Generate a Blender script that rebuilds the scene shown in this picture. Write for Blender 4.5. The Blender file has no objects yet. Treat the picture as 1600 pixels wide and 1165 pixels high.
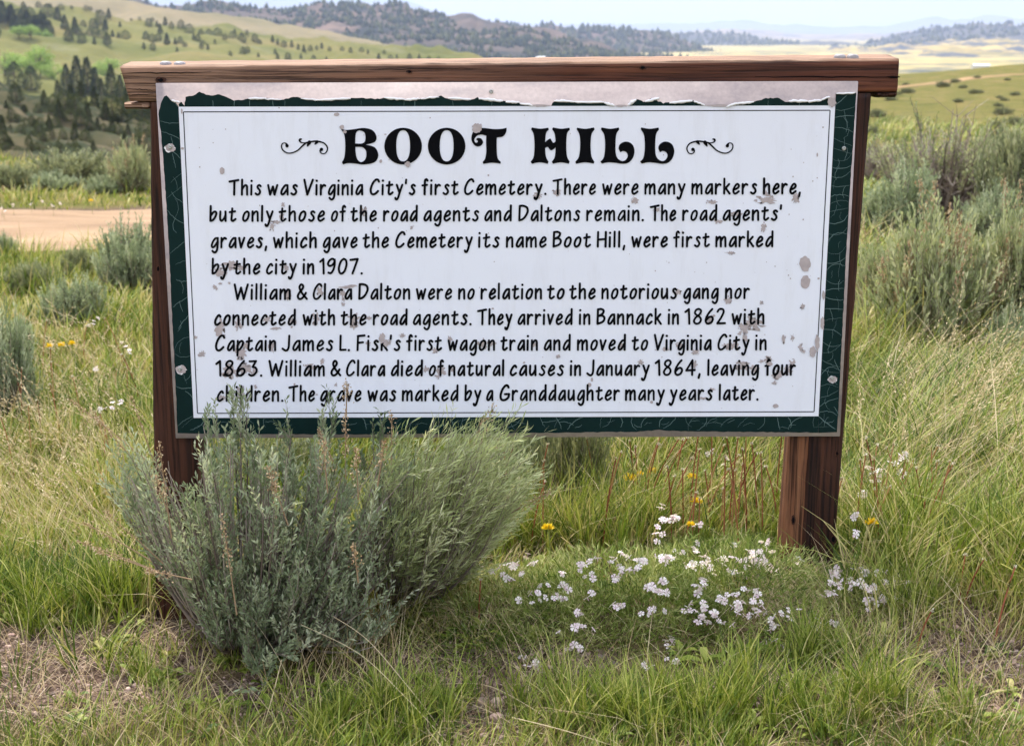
import bpy, bmesh, math, random
import numpy as np
from mathutils import Vector, Matrix
from mathutils.geometry import tessellate_polygon

# ------------------------------------------------------------------ camera, sky, sun, exposure
S = bpy.context.scene
C = S.collection
F = 2261.0                       # focal length in photo pixels
CX, CY = 800.0, 582.5
PITCH = math.radians(13.24)
H = 1.68                         # eye height
D = 4.35                         # distance of the sign board
cam_d = bpy.data.cameras.new("camera")
cam = bpy.data.objects.new("camera", cam_d)
C.objects.link(cam)
cam.location = (0, 0, H)
cam.rotation_euler = (math.pi / 2 - PITCH, 0, 0)
cam_d.sensor_width = 36
cam_d.lens = 36 * F / 1600
cam_d.clip_start = 0.1
cam_d.clip_end = 90000
cam_d.dof.use_dof = True
cam_d.dof.focus_distance = 4.36
cam_d.dof.aperture_fstop = 5.6
S.camera = cam

SUN_EL, SUN_AZ = math.radians(58), math.radians(-28)    # azimuth from +Y towards +X
world = bpy.data.worlds.new("World")
S.world = world
world.use_nodes = True
wn, wl = world.node_tree.nodes, world.node_tree.links
wn.clear()
w_out = wn.new("ShaderNodeOutputWorld")
w_bg = wn.new("ShaderNodeBackground")
w_sky = wn.new("ShaderNodeTexSky")
w_sky.sky_type = 'NISHITA'
w_sky.sun_disc = False
w_sky.sun_elevation = SUN_EL
w_sky.sun_rotation = SUN_AZ
w_sky.air_density = 1.0
w_sky.dust_density = 1.2
w_tc = wn.new("ShaderNodeTexCoord")
w_map = wn.new("ShaderNodeMapping")
w_map.inputs['Scale'].default_value = (1.3, 1.3, 9)
w_noise = wn.new("ShaderNodeTexNoise")
w_noise.inputs['Scale'].default_value = 1.6
w_noise.inputs['Detail'].default_value = 7
w_noise.inputs['Roughness'].default_value = 0.55
w_ramp = wn.new("ShaderNodeValToRGB")
w_ramp.color_ramp.elements[0].position = 0.30
w_ramp.color_ramp.elements[0].color = (0.3, 0.3, 0.3, 1)
w_ramp.color_ramp.elements[1].position = 0.52
w_ramp.color_ramp.elements[1].color = (0.97, 0.97, 0.97, 1)
w_mix = wn.new("ShaderNodeMix")
w_mix.data_type = 'RGBA'
w_mix.inputs['B'].default_value = (9.6, 10.1, 11.4, 1)
wl.new(w_tc.outputs['Generated'], w_map.inputs['Vector'])
wl.new(w_map.outputs[0], w_noise.inputs['Vector'])
wl.new(w_noise.outputs['Fac'], w_ramp.inputs[0])
wl.new(w_ramp.outputs[0], w_mix.inputs['Factor'])
w_sep = wn.new("ShaderNodeSeparateXYZ")
wl.new(w_tc.outputs['Generated'], w_sep.inputs[0])
w_grad = wn.new("ShaderNodeMapRange")
w_grad.inputs['From Min'].default_value, w_grad.inputs['From Max'].default_value = 0.0, 0.85
w_grad.inputs['To Min'].default_value, w_grad.inputs['To Max'].default_value = 0.50, 1.45
wl.new(w_sep.outputs['Z'], w_grad.inputs['Value'])
w_mul = wn.new("ShaderNodeMix")
w_mul.data_type, w_mul.blend_type = 'RGBA', 'MULTIPLY'
w_mul.inputs['Factor'].default_value = 1
w_mul.inputs['A'].default_value = (9.6, 10.1, 11.4, 1)
wl.new(w_grad.outputs[0], w_mul.inputs['B'])
wl.new(w_mul.outputs['Result'], w_mix.inputs['B'])
wl.new(w_sky.outputs[0], w_mix.inputs['A'])
wl.new(w_mix.outputs['Result'], w_bg.inputs['Color'])
w_bg.inputs['Strength'].default_value = 0.112
wl.new(w_bg.outputs[0], w_out.inputs[0])

sun_d = bpy.data.lights.new("sun", 'SUN')
sun_d.energy = 4.2
sun_d.angle = math.radians(5)
sun_d.color = (1.0, 0.94, 0.85)
sun = bpy.data.objects.new("sun", sun_d)
C.objects.link(sun)
_sd = Vector((math.sin(SUN_AZ) * math.cos(SUN_EL), math.cos(SUN_AZ) * math.cos(SUN_EL), math.sin(SUN_EL)))
sun.rotation_euler = _sd.to_track_quat('Z', 'Y').to_euler()
sun.location = (0, 0, 40)

S.view_settings.view_transform = 'Standard'
S.view_settings.look = 'None'
S.view_settings.gamma = 1
S.view_settings.exposure = 0.6
S.cycles.max_bounces = 6
S.cycles.diffuse_bounces = 2
S.cycles.transmission_bounces = 3
S.cycles.volume_bounces = 1
S.cycles.use_adaptive_sampling = True
S.cycles.adaptive_threshold = 0.02

rng = np.random.default_rng(7)
random.seed(7)
ct, st = math.cos(PITCH), math.sin(PITCH)

# ------------------------------------------------------------------ helpers
def lin(r, g, b):
    f = lambda c: (c / 255 / 12.92) if c <= 10 else ((c / 255 + 0.055) / 1.055) ** 2.4
    return (f(r), f(g), f(b), 1)

def ray(px, py):
    u = (np.asarray(px, float) - CX) / F
    v = (np.asarray(py, float) - CY) / F
    return np.stack([u, ct - v * st, -st - v * ct], -1)

def at(px, py, Y):
    """point of the upright plane y = Y seen at that place of the photograph"""
    d = ray(px, py)
    return np.array([0, 0, H]) + d * (np.asarray(Y) / d[..., 1])[..., None]

def far(px, py, r):
    d = ray(px, py)
    return np.array([0, 0, H]) + d * (np.asarray(r) / np.hypot(d[..., 0], d[..., 1]))[..., None]

def project(P):
    P = np.asarray(P, float) - np.array([0, 0, H])
    dep = P[..., 1] * ct - P[..., 2] * st
    up = P[..., 1] * st + P[..., 2] * ct
    return CX + F * P[..., 0] / dep, CY - F * up / dep

def _hash(i, j, s):
    n = (i.astype(np.int64) * 374761393 + j.astype(np.int64) * 668265263 + s * 1442695041) & 0xffffffff
    n = ((n ^ (n >> 13)) * 1274126177) & 0xffffffff
    n = n ^ (n >> 16)
    return (n & 0xffffff) / float(0xffffff)

def vnoise(x, y, s=0):
    x, y = np.asarray(x, float), np.asarray(y, float)
    i, j = np.floor(x), np.floor(y)
    u, v = x - i, y - j
    u, v = u * u * (3 - 2 * u), v * v * (3 - 2 * v)
    a, b = _hash(i, j, s), _hash(i + 1, j, s)
    c, d = _hash(i, j + 1, s), _hash(i + 1, j + 1, s)
    return (a * (1 - u) + b * u) * (1 - v) + (c * (1 - u) + d * u) * v

def fbm(x, y, s=0, o=4):
    t, a, r = 0, 0.5, 0
    for k in range(o):
        t = t + a * vnoise(np.asarray(x) * 2 ** k, np.asarray(y) * 2 ** k, s + k * 17)
        r += a
        a *= 0.5
    return t / r

def sstep(a, b, x):
    t = np.clip((np.asarray(x, float) - a) / (b - a), 0, 1)
    return t * t * (3 - 2 * t)

def mesh_np(name, verts, quads=None, tris=None, attrs=None, smooth=True):
    me = bpy.data.meshes.new(name)
    verts = np.asarray(verts, np.float32).reshape(-1, 3)
    me.vertices.add(len(verts))
    me.vertices.foreach_set("co", verts.ravel())
    q = np.zeros((0, 4), np.int32) if quads is None else np.asarray(quads, np.int32).reshape(-1, 4)
    t = np.zeros((0, 3), np.int32) if tris is None else np.asarray(tris, np.int32).reshape(-1, 3)
    me.loops.add(q.size + t.size)
    me.loops.foreach_set("vertex_index", np.concatenate([q.ravel(), t.ravel()]))
    me.polygons.add(len(q) + len(t))
    ls = np.concatenate([np.arange(len(q)) * 4, q.size + np.arange(len(t)) * 3]).astype(np.int32)
    me.polygons.foreach_set("loop_start", ls)
    me.update(calc_edges=True)
    me.validate()
    if smooth and len(me.polygons):
        me.polygons.foreach_set("use_smooth", np.ones(len(me.polygons), bool))
    for k, v in (attrs or {}).items():
        a = me.attributes.new(k, 'FLOAT', 'POINT')
        a.data.foreach_set("value", np.asarray(v, np.float32))
    return me

def tag(o, label=None, cat=None, group=None, kind=None):
    if label: o["label"] = label
    if cat: o["category"] = cat
    if group: o["group"] = group
    if kind: o["kind"] = kind
    return o

def link(name, me, mat, parent=None, loc=None):
    """one mesh object; me in world space unless it has a parent at a location"""
    o = bpy.data.objects.new(name, me)
    C.objects.link(o)
    if mat is not None and not me.materials:
        me.materials.append(mat)
    if parent is not None: o.parent = parent
    if loc is not None: o.location = loc
    return o

def thing(name, label, cat, loc=(0, 0, 0), group=None):
    o = bpy.data.objects.new(name, None)
    o.empty_display_size = 0.1
    C.objects.link(o)
    o.location = loc
    return tag(o, label, cat, group)

def dup(root, loc, rz=0.0, scale=1.0, label=None, group=None):
    r = root.copy()
    C.objects.link(r)
    r.location = loc
    r.rotation_euler = (0, 0, rz)
    r.scale = scale if isinstance(scale, tuple) else (scale,) * 3
    if label: r["label"] = label
    if group: r["group"] = group
    for ch in root.children:
        c = ch.copy()
        C.objects.link(c)
        c.parent = r
        for g in ch.children:
            d = g.copy()
            C.objects.link(d)
            d.parent = c
    return r

class MB:
    """collects verts / quads / tris / a tint attribute for ONE mesh"""
    def __init__(s): s.v, s.q, s.t, s.a, s.n = [], [], [], [], 0
    def add(s, v, q=None, t=None, tint=0.5):
        v = np.asarray(v, float).reshape(-1, 3)
        s.v.append(v)
        if q is not None and len(q): s.q.append(np.asarray(q, int).reshape(-1, 4) + s.n)
        if t is not None and len(t): s.t.append(np.asarray(t, int).reshape(-1, 3) + s.n)
        s.a.append(np.broadcast_to(np.asarray(tint, float), (len(v),)))
        s.n += len(v)
    def mesh(s, name, origin=(0, 0, 0), smooth=True):
        return mesh_np(name, np.concatenate(s.v) - np.asarray(origin, float),
                       np.concatenate(s.q) if s.q else None, np.concatenate(s.t) if s.t else None,
                       {"tint": np.concatenate(s.a)}, smooth)

def frame_of(T):
    T = T / np.maximum(np.linalg.norm(T, axis=-1, keepdims=True), 1e-9)
    ref = np.where(np.abs(T[..., 2:3]) > 0.9, np.array([1.0, 0, 0]), np.array([0, 0, 1.0]))
    A = np.cross(T, ref)
    A /= np.maximum(np.linalg.norm(A, axis=-1, keepdims=True), 1e-9)
    return T, A, np.cross(T, A)

def tubes(mb, P, R, sides=4, tint=0.5):
    """P (N,K,3) centre lines, R (N,K) radii -> N tubes of K rings"""
    P, R = np.asarray(P, float), np.asarray(R, float)
    N, K, _ = P.shape
    T = np.gradient(P, axis=1)
    T, A, B = frame_of(T)
    ang = np.arange(sides) * 2 * math.pi / sides
    V = (P[:, :, None] + R[:, :, None, None] * (A[:, :, None] * np.cos(ang)[:, None] + B[:, :, None] * np.sin(ang)[:, None]))
    idx = np.arange(N * K * sides).reshape(N, K, sides)
    a, b = idx[:, :-1], idx[:, 1:]
    q = np.stack([a, np.roll(a, -1, 2), np.roll(b, -1, 2), b], -1).reshape(-1, 4)
    tt = np.broadcast_to(np.asarray(tint, float).reshape(-1, 1, 1) if np.ndim(tint) else np.full((1, 1, 1), tint), (N, K, sides))
    mb.add(V.reshape(-1, 3), q, tint=tt.reshape(-1))

def leaves(mb, P, Dr, L, W, tint, kink=0.15):
    """wedge leaves: base P, direction Dr, length L, width W (all N)"""
    N = len(P)
    T, A, B = frame_of(Dr)
    th = rng.uniform(0, 2 * math.pi, N)[:, None]
    A2 = A * np.cos(th) + B * np.sin(th)
    B2 = -A * np.sin(th) + B * np.cos(th)
    L, W = L[:, None], W[:, None]
    p0 = P
    p1 = P + T * L * 0.62 + A2 * W * 0.5 + B2 * L * kink * 0.5
    p2 = P + T * L + B2 * L * kink * rng.uniform(-1, 1.5, (N, 1))
    p3 = P + T * L * 0.62 - A2 * W * 0.5 + B2 * L * kink * 0.5
    V = np.stack([p0, p1, p2, p3], 1)
    mb.add(V.reshape(-1, 3), np.arange(N * 4).reshape(N, 4), tint=np.repeat(tint, 4))

def blades(mb, base, h, w, az, lean, curl, tint, seg=4, drop=0.0):
    """ribbon grass blades"""
    N = len(base)
    t = np.linspace(0, 1, seg)
    dx, dy = np.cos(az), np.sin(az)
    hor = h[:, None] * (lean[:, None] * t + curl[:, None] * t ** 2)
    ver = h[:, None] * (t * np.sqrt(np.clip(1 - (lean[:, None] * 0.8) ** 2, 0.05, 1)) - 0.45 * curl[:, None] ** 2 * t ** 2.2) - drop
    P = np.stack([base[:, 0:1] + hor * dx[:, None], base[:, 1:2] + hor * dy[:, None], base[:, 2:3] + ver], -1)
    wa = az + rng.uniform(0.6, 2.5, N)
    Wd = np.stack([np.cos(wa), np.sin(wa), np.zeros(N)], -1)[:, None]
    wp = (w[:, None] * np.array([0.8, 1.0, 0.8, 0.06] if seg == 4 else np.linspace(1, .06, seg)))[..., None] * 0.5
    V = np.stack([P - Wd * wp, P + Wd * wp], 2)          # N,seg,2,3
    idx = np.arange(N * seg * 2).reshape(N, seg, 2)
    q = np.stack([idx[:, :-1, 0], idx[:, :-1, 1], idx[:, 1:, 1], idx[:, 1:, 0]], -1).reshape(-1, 4)
    mb.add(V.reshape(-1, 3), q, tint=np.repeat(tint, seg * 2))

def in_poly(x, y, poly):
    x, y = np.asarray(x, float), np.asarray(y, float)
    ins = np.zeros(x.shape, bool)
    n = len(poly)
    for i in range(n):
        x0, y0 = poly[i]
        x1, y1 = poly[(i + 1) % n]
        c = ((y0 > y) != (y1 > y)) & (x < (x1 - x0) * (y - y0) / ((y1 - y0) if y1 != y0 else 1e-9) + x0)
        ins ^= c
    return ins

# ------------------------------------------------------------------ materials
def new_mat(name):
    m = bpy.data.materials.new(name)
    m.use_nodes = True
    nt = m.node_tree
    b = nt.nodes["Principled BSDF"]
    return m, nt, nt.nodes, nt.links, b

def ramp(nodes, stops):
    r = nodes.new("ShaderNodeValToRGB")
    e = r.color_ramp.elements
    e[0].position, e[0].color = stops[0]
    e[1].position, e[1].color = stops[-1]
    for p, c in stops[1:-1]:
        k = e.new(p)
        k.color = c
    return r

def noise(nodes, links, vec, scale, detail=4, rough=0.55, mapscale=None):
    if mapscale:
        mp = nodes.new("ShaderNodeMapping")
        mp.inputs['Scale'].default_value = mapscale
        links.new(vec, mp.inputs['Vector'])
        vec = mp.outputs[0]
    n = nodes.new("ShaderNodeTexNoise")
    n.inputs['Scale'].default_value = scale
    n.inputs['Detail'].default_value = detail
    n.inputs['Roughness'].default_value = rough
    links.new(vec, n.inputs['Vector'])
    return n.outputs['Fac']

def mixc(nodes, links, fac, a, b, mode='MIX'):
    m = nodes.new("ShaderNodeMix")
    m.data_type = 'RGBA'
    m.blend_type = mode
    for v, s in ((fac, 'Factor'), (a, 'A'), (b, 'B')):
        if hasattr(v, 'is_output'): links.new(v, m.inputs[s])
        else: m.inputs[s].default_value = v
    return m.outputs['Result']

def bump(nodes, links, b, h, strength=0.3, dist=0.01):
    bp = nodes.new("ShaderNodeBump")
    bp.inputs['Strength'].default_value = strength
    bp.inputs['Distance'].default_value = dist
    links.new(h, bp.inputs['Height'])
    links.new(bp.outputs[0], b.inputs['Normal'])

def mat_leaf(name, stops, trans=0.35, rough=0.55, tcol=(1.0, 1.0, 0.75), spec=0.25):
    m, nt, N, L, b = new_mat(name)
    at_ = N.new("ShaderNodeAttribute")
    at_.attribute_name = "tint"
    r = ramp(N, stops)
    L.new(at_.outputs['Fac'], r.inputs[0])
    L.new(r.outputs[0], b.inputs['Base Color'])
    b.inputs['Roughness'].default_value = rough
    b.inputs['Specular IOR Level'].default_value = spec
    if trans > 0:
        tr = N.new("ShaderNodeBsdfTranslucent")
        L.new(mixc(N, L, 1.0, r.outputs[0], tcol + (1,), 'MULTIPLY'), tr.inputs['Color'])
        mx = N.new("ShaderNodeMixShader")
        mx.inputs[0].default_value = trans
        L.new(b.outputs[0], mx.inputs[1])
        L.new(tr.outputs[0], mx.inputs[2])
        L.new(mx.outputs[0], N["Material Output"].inputs[0])
    return m

def mat_plain(name, col, rough=0.6, spec=0.3, var=0.0, scale=30):
    m, nt, N, L, b = new_mat(name)
    b.inputs['Roughness'].default_value = rough
    b.inputs['Specular IOR Level'].default_value = spec
    if var:
        tc = N.new("ShaderNodeTexCoord")
        f = noise(N, L, tc.outputs['Object'], scale, 5)
        lo = tuple(c * (1 - var) for c in col[:3]) + (1,)
        hi = tuple(min(1, c * (1 + var)) for c in col[:3]) + (1,)
        r = ramp(N, [(0.3, lo), (0.7, hi)])
        L.new(f, r.inputs[0])
        L.new(r.outputs[0], b.inputs['Base Color'])
    else:
        b.inputs['Base Color'].default_value = col
    return m

def mat_wood(name, axis, dark, mid, light, grey=None, greyx=None):
    """weathered stained timber, grain along axis (0 x, 2 z)"""
    m, nt, N, L, b = new_mat(name)
    geo = N.new("ShaderNodeNewGeometry")
    sc = [26, 26, 26]
    sc[axis] = 0.9
    fine = [120, 120, 120]
    fine[axis] = 2.2
    f1 = noise(N, L, geo.outputs['Position'], 1.0, 6, 0.6, sc)
    f2 = noise(N, L, geo.outputs['Position'], 1.0, 5, 0.65, fine)
    big = [3.0] * 3
    big[axis] = 1.2
    f3 = noise(N, L, geo.outputs['Position'], 1.0, 4, 0.6, big)
    r1 = ramp(N, [(0.30, dark), (0.5, mid), (0.72, light)])
    L.new(f1, r1.inputs[0])
    r2 = ramp(N, [(0.40, (0.16, 0.13, 0.12, 1)), (0.49, (1, 1, 1, 1)), (0.75, (1.2, 1.12, 1.05, 1))])
    L.new(f2, r2.inputs[0])
    col = mixc(N, L, 0.85, r1.outputs[0], r2.outputs[0], 'MULTIPLY')
    r3 = ramp(N, [(0.35, (0.45, 0.42, 0.42, 1)), (0.6, (1.08, 1.05, 1.05, 1))])
    L.new(f3, r3.inputs[0])
    col = mixc(N, L, 0.8, col, r3.outputs[0], 'MULTIPLY')
    if grey:
        sx = N.new("ShaderNodeSeparateXYZ")
        L.new(geo.outputs['Position'], sx.inputs[0])
        mr = N.new("ShaderNodeMapRange")
        mr.inputs['From Min'].default_value, mr.inputs['From Max'].default_value = greyx
        mr.inputs['To Min'].default_value, mr.inputs['To Max'].default_value = 0.75, 0.0
        L.new(sx.outputs['X'], mr.inputs['Value'])
        # upper faces take on the grey tone too
        sn = N.new("ShaderNodeSeparateXYZ")
        L.new(geo.outputs['True Normal'], sn.inputs[0])
        up = N.new("ShaderNodeMapRange")
        up.inputs['From Min'].default_value, up.inputs['From Max'].default_value = 0.3, 0.9
        up.inputs['To Max'].default_value = 0.85
        L.new(sn.outputs['Z'], up.inputs['Value'])
        mx = N.new("ShaderNodeMath")
        mx.operation = 'MAXIMUM'
        L.new(mr.outputs[0], mx.inputs[0])
        L.new(up.outputs[0], mx.inputs[1])
        gcol = mixc(N, L, 0.85, grey, r2.outputs[0], 'MULTIPLY')
        col = mixc(N, L, mx.outputs[0], col, gcol)
    L.new(col, b.inputs['Base Color'])
    b.inputs['Roughness'].default_value = 0.7
    b.inputs['Specular IOR Level'].default_value = 0.25
    ad = N.new("ShaderNodeMath")
    ad.operation = 'ADD'
    L.new(f1, ad.inputs[0])
    L.new(f2, ad.inputs[1])
    bump(N, L, b, ad.outputs[0], 0.7, 0.006)
    return m

M = {}
M['beam'] = mat_wood('beam_wood', 0, lin(46, 26, 18), lin(96, 56, 39), lin(134, 84, 58), lin(158, 126, 102), (-1.25, 0.2))
M['post'] = mat_wood('post_wood', 2, lin(34, 20, 15), lin(70, 41, 28), lin(102, 62, 41))
M['plank'] = mat_wood('plank_wood', 2, lin(70, 42, 28), lin(140, 92, 62), lin(178, 128, 92))
M['white'] = None
M['green'] = mat_plain('green_film', lin(10, 36, 34), 0.6, 0.12, 0.15, 12)
M['ink'] = mat_plain('black_ink', (0.004, 0.004, 0.005, 1), 0.8, 0.05)
M['crack'] = mat_plain('crack_edge', lin(104, 126, 122), 0.7, 0.2)
M['curl'] = mat_plain('film_back', (0.82, 0.81, 0.80, 1), 0.5, 0.3)
M['bare'] = mat_plain('bare_panel_spot', lin(178, 165, 162), 0.65, 0.25, 0.12, 60)
M['steel'] = mat_plain('screw_metal', (0.45, 0.45, 0.42, 1), 0.38, 0.6, 0.2, 200)
M['steel'].node_tree.nodes["Principled BSDF"].inputs['Metallic'].default_value = 0.8
M['bolt'] = mat_plain('bolt_metal', (0.30, 0.27, 0.27, 1), 0.45, 0.5, 0.3, 120)

def mat_backing():
    m, nt, N, L, b = new_mat('weathered_panel')
    tc = N.new("ShaderNodeTexCoord")
    f = noise(N, L, tc.outputs['Object'], 5, 6, 0.6, (1, 1, 2.5))
    g = noise(N, L, tc.outputs['Object'], 90, 4, 0.6)
    r = ramp(N, [(0.3, lin(150, 140, 142)), (0.5, lin(182, 166, 162)), (0.7, lin(200, 184, 178))])
    L.new(f, r.inputs[0])
    r2 = ramp(N, [(0.3, (0.85, 0.85, 0.85, 1)), (0.7, (1.05, 1.05, 1.05, 1))])
    L.new(g, r2.inputs[0])
    L.new(mixc(N, L, 0.8, r.outputs[0], r2.outputs[0], 'MULTIPLY'), b.inputs['Base Color'])
    b.inputs['Roughness'].default_value = 0.6
    bump(N, L, b, g, 0.15, 0.002)
    return m
M['backing'] = mat_backing()

def mat_white():
    m, nt, N, L, b = new_mat('white_film')
    tc = N.new("ShaderNodeTexCoord")
    f = noise(N, L, tc.outputs['Object'], 2.2, 5, 0.6)
    g = noise(N, L, tc.outputs['Object'], 9, 6, 0.7, (2.2, 1, 0.35))
    r = ramp(N, [(0.3, (0.80, 0.80, 0.85, 1)), (0.7, (0.835, 0.845, 0.90, 1))])
    L.new(f, r.inputs[0])
    r2 = ramp(N, [(0.28, (0.93, 0.92, 0.905, 1)), (0.5, (1, 1, 1, 1))])
    L.new(g, r2.inputs[0])
    L.new(mixc(N, L, 0.9, r.outputs[0], r2.outputs[0], 'MULTIPLY'), b.inputs['Base Color'])
    b.inputs['Roughness'].default_value = 0.45
    b.inputs['Specular IOR Level'].default_value = 0.25
    return m
M['white'] = mat_white()

M['sage'] = mat_leaf('sage_leaf', [(0.0, lin(110, 124, 90)), (0.5, lin(154, 166, 130)), (1.0, lin(200, 204, 172))], 0.3, 0.6)
M['sage_far'] = mat_leaf('sage_leaf_grey', [(0.0, lin(126, 136, 94)), (0.5, lin(170, 176, 132)), (1.0, lin(208, 206, 166))], 0.3, 0.65)
M['sage_dark2'] = mat_leaf('olive_sage_leaf', [(0.0, lin(96, 106, 74)), (0.5, lin(138, 144, 106)), (1.0, lin(184, 184, 142))], 0.25, 0.65)
M['sage_dark'] = mat_leaf('dark_sage_leaf', [(0.0, lin(76, 84, 62)), (0.5, lin(108, 114, 84)), (1.0, lin(146, 146, 112))], 0.2, 0.7)
M['rabbit'] = mat_leaf('rabbitbrush_leaf', [(0.0, lin(146, 160, 98)), (0.5, lin(188, 196, 140)), (1.0, lin(222, 222, 178))], 0.3, 0.55)
M['twig'] = mat_leaf('grey_twig', [(0.0, lin(92, 78, 70)), (0.6, lin(146, 130, 120)), (1.0, lin(186, 172, 158))], 0.0, 0.8)
M['dryspike'] = mat_leaf('dry_flower', [(0.0, lin(136, 108, 82)), (0.5, lin(182, 154, 122)), (1.0, lin(216, 194, 162))], 0.25, 0.8)
M['grass'] = mat_leaf('meadow_grass', [(0.0, lin(64, 86, 26)), (0.25, lin(104, 124, 40)), (0.5, lin(146, 156, 66)), (0.75, lin(186, 180, 106)), (1.0, lin(210, 190, 142))], 0.24, 0.5, (1.0, 1.0, 0.65))
M['straw'] = mat_leaf('straw', [(0.0, lin(128, 100, 72)), (0.5, lin(188, 164, 122)), (1.0, lin(222, 204, 168))], 0.25, 0.7)
M['litter'] = mat_leaf('dead_litter', [(0.0, lin(66, 52, 44)), (0.45, lin(112, 92, 78)), (0.8, lin(160, 136, 116)), (1.0, lin(206, 188, 164))], 0.1, 0.85)
M['phloxleaf'] = mat_leaf('phlox_leaf', [(0.0, lin(74, 96, 36)), (0.5, lin(134, 150, 70)), (1.0, lin(206, 204, 142))], 0.35, 0.55)
M['petal'] = mat_leaf('phlox_petal', [(0.0, lin(236, 208, 222)), (0.5, lin(248, 234, 236)), (1.0, lin(254, 248, 240))], 0.35, 0.6)
M['yellow'] = mat_leaf('yellow_petal', [(0.0, lin(238, 190, 24)), (1.0, lin(254, 230, 60))], 0.3, 0.6)
M['redstalk'] = mat_leaf('red_stalk', [(0.0, lin(124, 58, 44)), (0.5, lin(160, 94, 66)), (1.0, lin(184, 140, 96))], 0.1, 0.6)
M['seedhead'] = mat_leaf('seed_head', [(0.0, lin(186, 172, 140)), (1.0, lin(234, 228, 208))], 0.2, 0.8)
M['conifer'] = mat_leaf('conifer_needles', [(0.0, lin(42, 54, 32)), (0.5, lin(66, 76, 44)), (1.0, lin(106, 106, 62))], 0.28, 0.75)
M['hazelgreen'] = mat_leaf('spring_leaf', [(0.0, lin(112, 142, 62)), (0.5, lin(146, 172, 86)), (1.0, lin(176, 196, 112))], 0.35, 0.6)
M['bark'] = mat_plain('bark', lin(92, 78, 66), 0.9, 0.1, 0.3, 6)

def mat_ground():
    m, nt, N, L, b = new_mat('soil_and_thatch')
    geo = N.new("ShaderNodeNewGeometry")
    P = geo.outputs['Position']
    a = N.new("ShaderNodeAttribute")
    a.attribute_name = "cover"
    f1 = noise(N, L, P, 6, 6, 0.65)
    f2 = noise(N, L, P, 70, 5, 0.7)
    vor = N.new("ShaderNodeTexVoronoi")
    vor.inputs['Scale'].default_value = 95
    L.new(P, vor.inputs['Vector'])
    soil = ramp(N, [(0.3, lin(40, 30, 24)), (0.5, lin(66, 50, 40)), (0.7, lin(96, 76, 62))])
    L.new(f1, soil.inputs[0])
    peb = ramp(N, [(0.1, lin(56, 44, 38)), (0.5, lin(94, 76, 66)), (0.9, lin(150, 130, 116))])
    sp = N.new("ShaderNodeSeparateColor")
    L.new(vor.outputs['Color'], sp.inputs[0])
    L.new(sp.outputs[0], peb.inputs[0])
    sc = mixc(N, L, 0.55, soil.outputs[0], peb.outputs[0])
    g1 = noise(N, L, P, 1.4, 6, 0.6)
    gr = ramp(N, [(0.32, lin(82, 84, 38)), (0.5, lin(106, 102, 50)), (0.68, lin(128, 110, 70))])
    L.new(g1, gr.inputs[0])
    f3 = ramp(N, [(0.35, (0.6, 0.6, 0.6, 1)), (0.65, (1.1, 1.1, 1.1, 1))])
    L.new(f2, f3.inputs[0])
    gc = mixc(N, L, 0.8, gr.outputs[0], f3.outputs[0], 'MULTIPLY')
    L.new(mixc(N, L, a.outputs['Fac'], sc, gc), b.inputs['Base Color'])
    b.inputs['Roughness'].default_value = 0.95
    b.inputs['Specular IOR Level'].default_value = 0.1
    bump(N, L, b, f2, 0.6, 0.02)
    return m
M['ground'] = mat_ground()

def mat_road():
    m, nt, N, L, b = new_mat('packed_dirt')
    geo = N.new("ShaderNodeNewGeometry")
    f = noise(N, L, geo.outputs['Position'], 1.1, 6, 0.6, (0.5, 2.0, 1))
    g = noise(N, L, geo.outputs['Position'], 26, 4, 0.7)
    r = ramp(N, [(0.3, lin(124, 98, 70)), (0.5, lin(148, 120, 90)), (0.7, lin(170, 142, 110))])
    L.new(f, r.inputs[0])
    r2 = ramp(N, [(0.3, (0.86, 0.85, 0.84, 1)), (0.7, (1.04, 1.04, 1.04, 1))])
    L.new(g, r2.inputs[0])
    L.new(mixc(N, L, 0.8, r.outputs[0], r2.outputs[0], 'MULTIPLY'), b.inputs['Base Color'])
    b.inputs['Roughness'].default_value = 0.95
    bump(N, L, b, g, 0.5, 0.03)
    return m
M['road'] = mat_road()

def mat_hill(name, stops, s1, s2=None, mott=None, ms=None, mthr=(0.5, 0.6)):
    """grass / soil colours in big patches, optional darker scrub mottling"""
    m, nt, N, L, b = new_mat(name)
    geo = N.new("ShaderNodeNewGeometry")
    P = geo.outputs['Position']
    f = noise(N, L, P, s1, 7, 0.6)
    r = ramp(N, stops)
    L.new(f, r.inputs[0])
    col = r.outputs[0]
    if s2:
        g = noise(N, L, P, s2, 5, 0.65)
        r2 = ramp(N, [(0.3, (0.78, 0.8, 0.78, 1)), (0.7, (1.1, 1.08, 1.05, 1))])
        L.new(g, r2.inputs[0])
        col = mixc(N, L, 0.8, col, r2.outputs[0], 'MULTIPLY')
    if mott:
        k = noise(N, L, P, ms, 4, 0.6)
        r3 = ramp(N, [(mthr[0], (0, 0, 0, 1)), (mthr[1], (1, 1, 1, 1))])
        L.new(k, r3.inputs[0])
        col = mixc(N, L, r3.outputs[0], col, mott)
    L.new(col, b.inputs['Base Color'])
    b.inputs['Roughness'].default_value = 0.95
    b.inputs['Specular IOR Level'].default_value = 0.05
    return m

# ------------------------------------------------------------------ ground
def plateau_edge(x, y):
    a = np.arctan2(x, y)
    return 23 + 60 * sstep(-0.26, 0.16, a) - 4 * np.abs(np.sin(a * 9))

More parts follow.
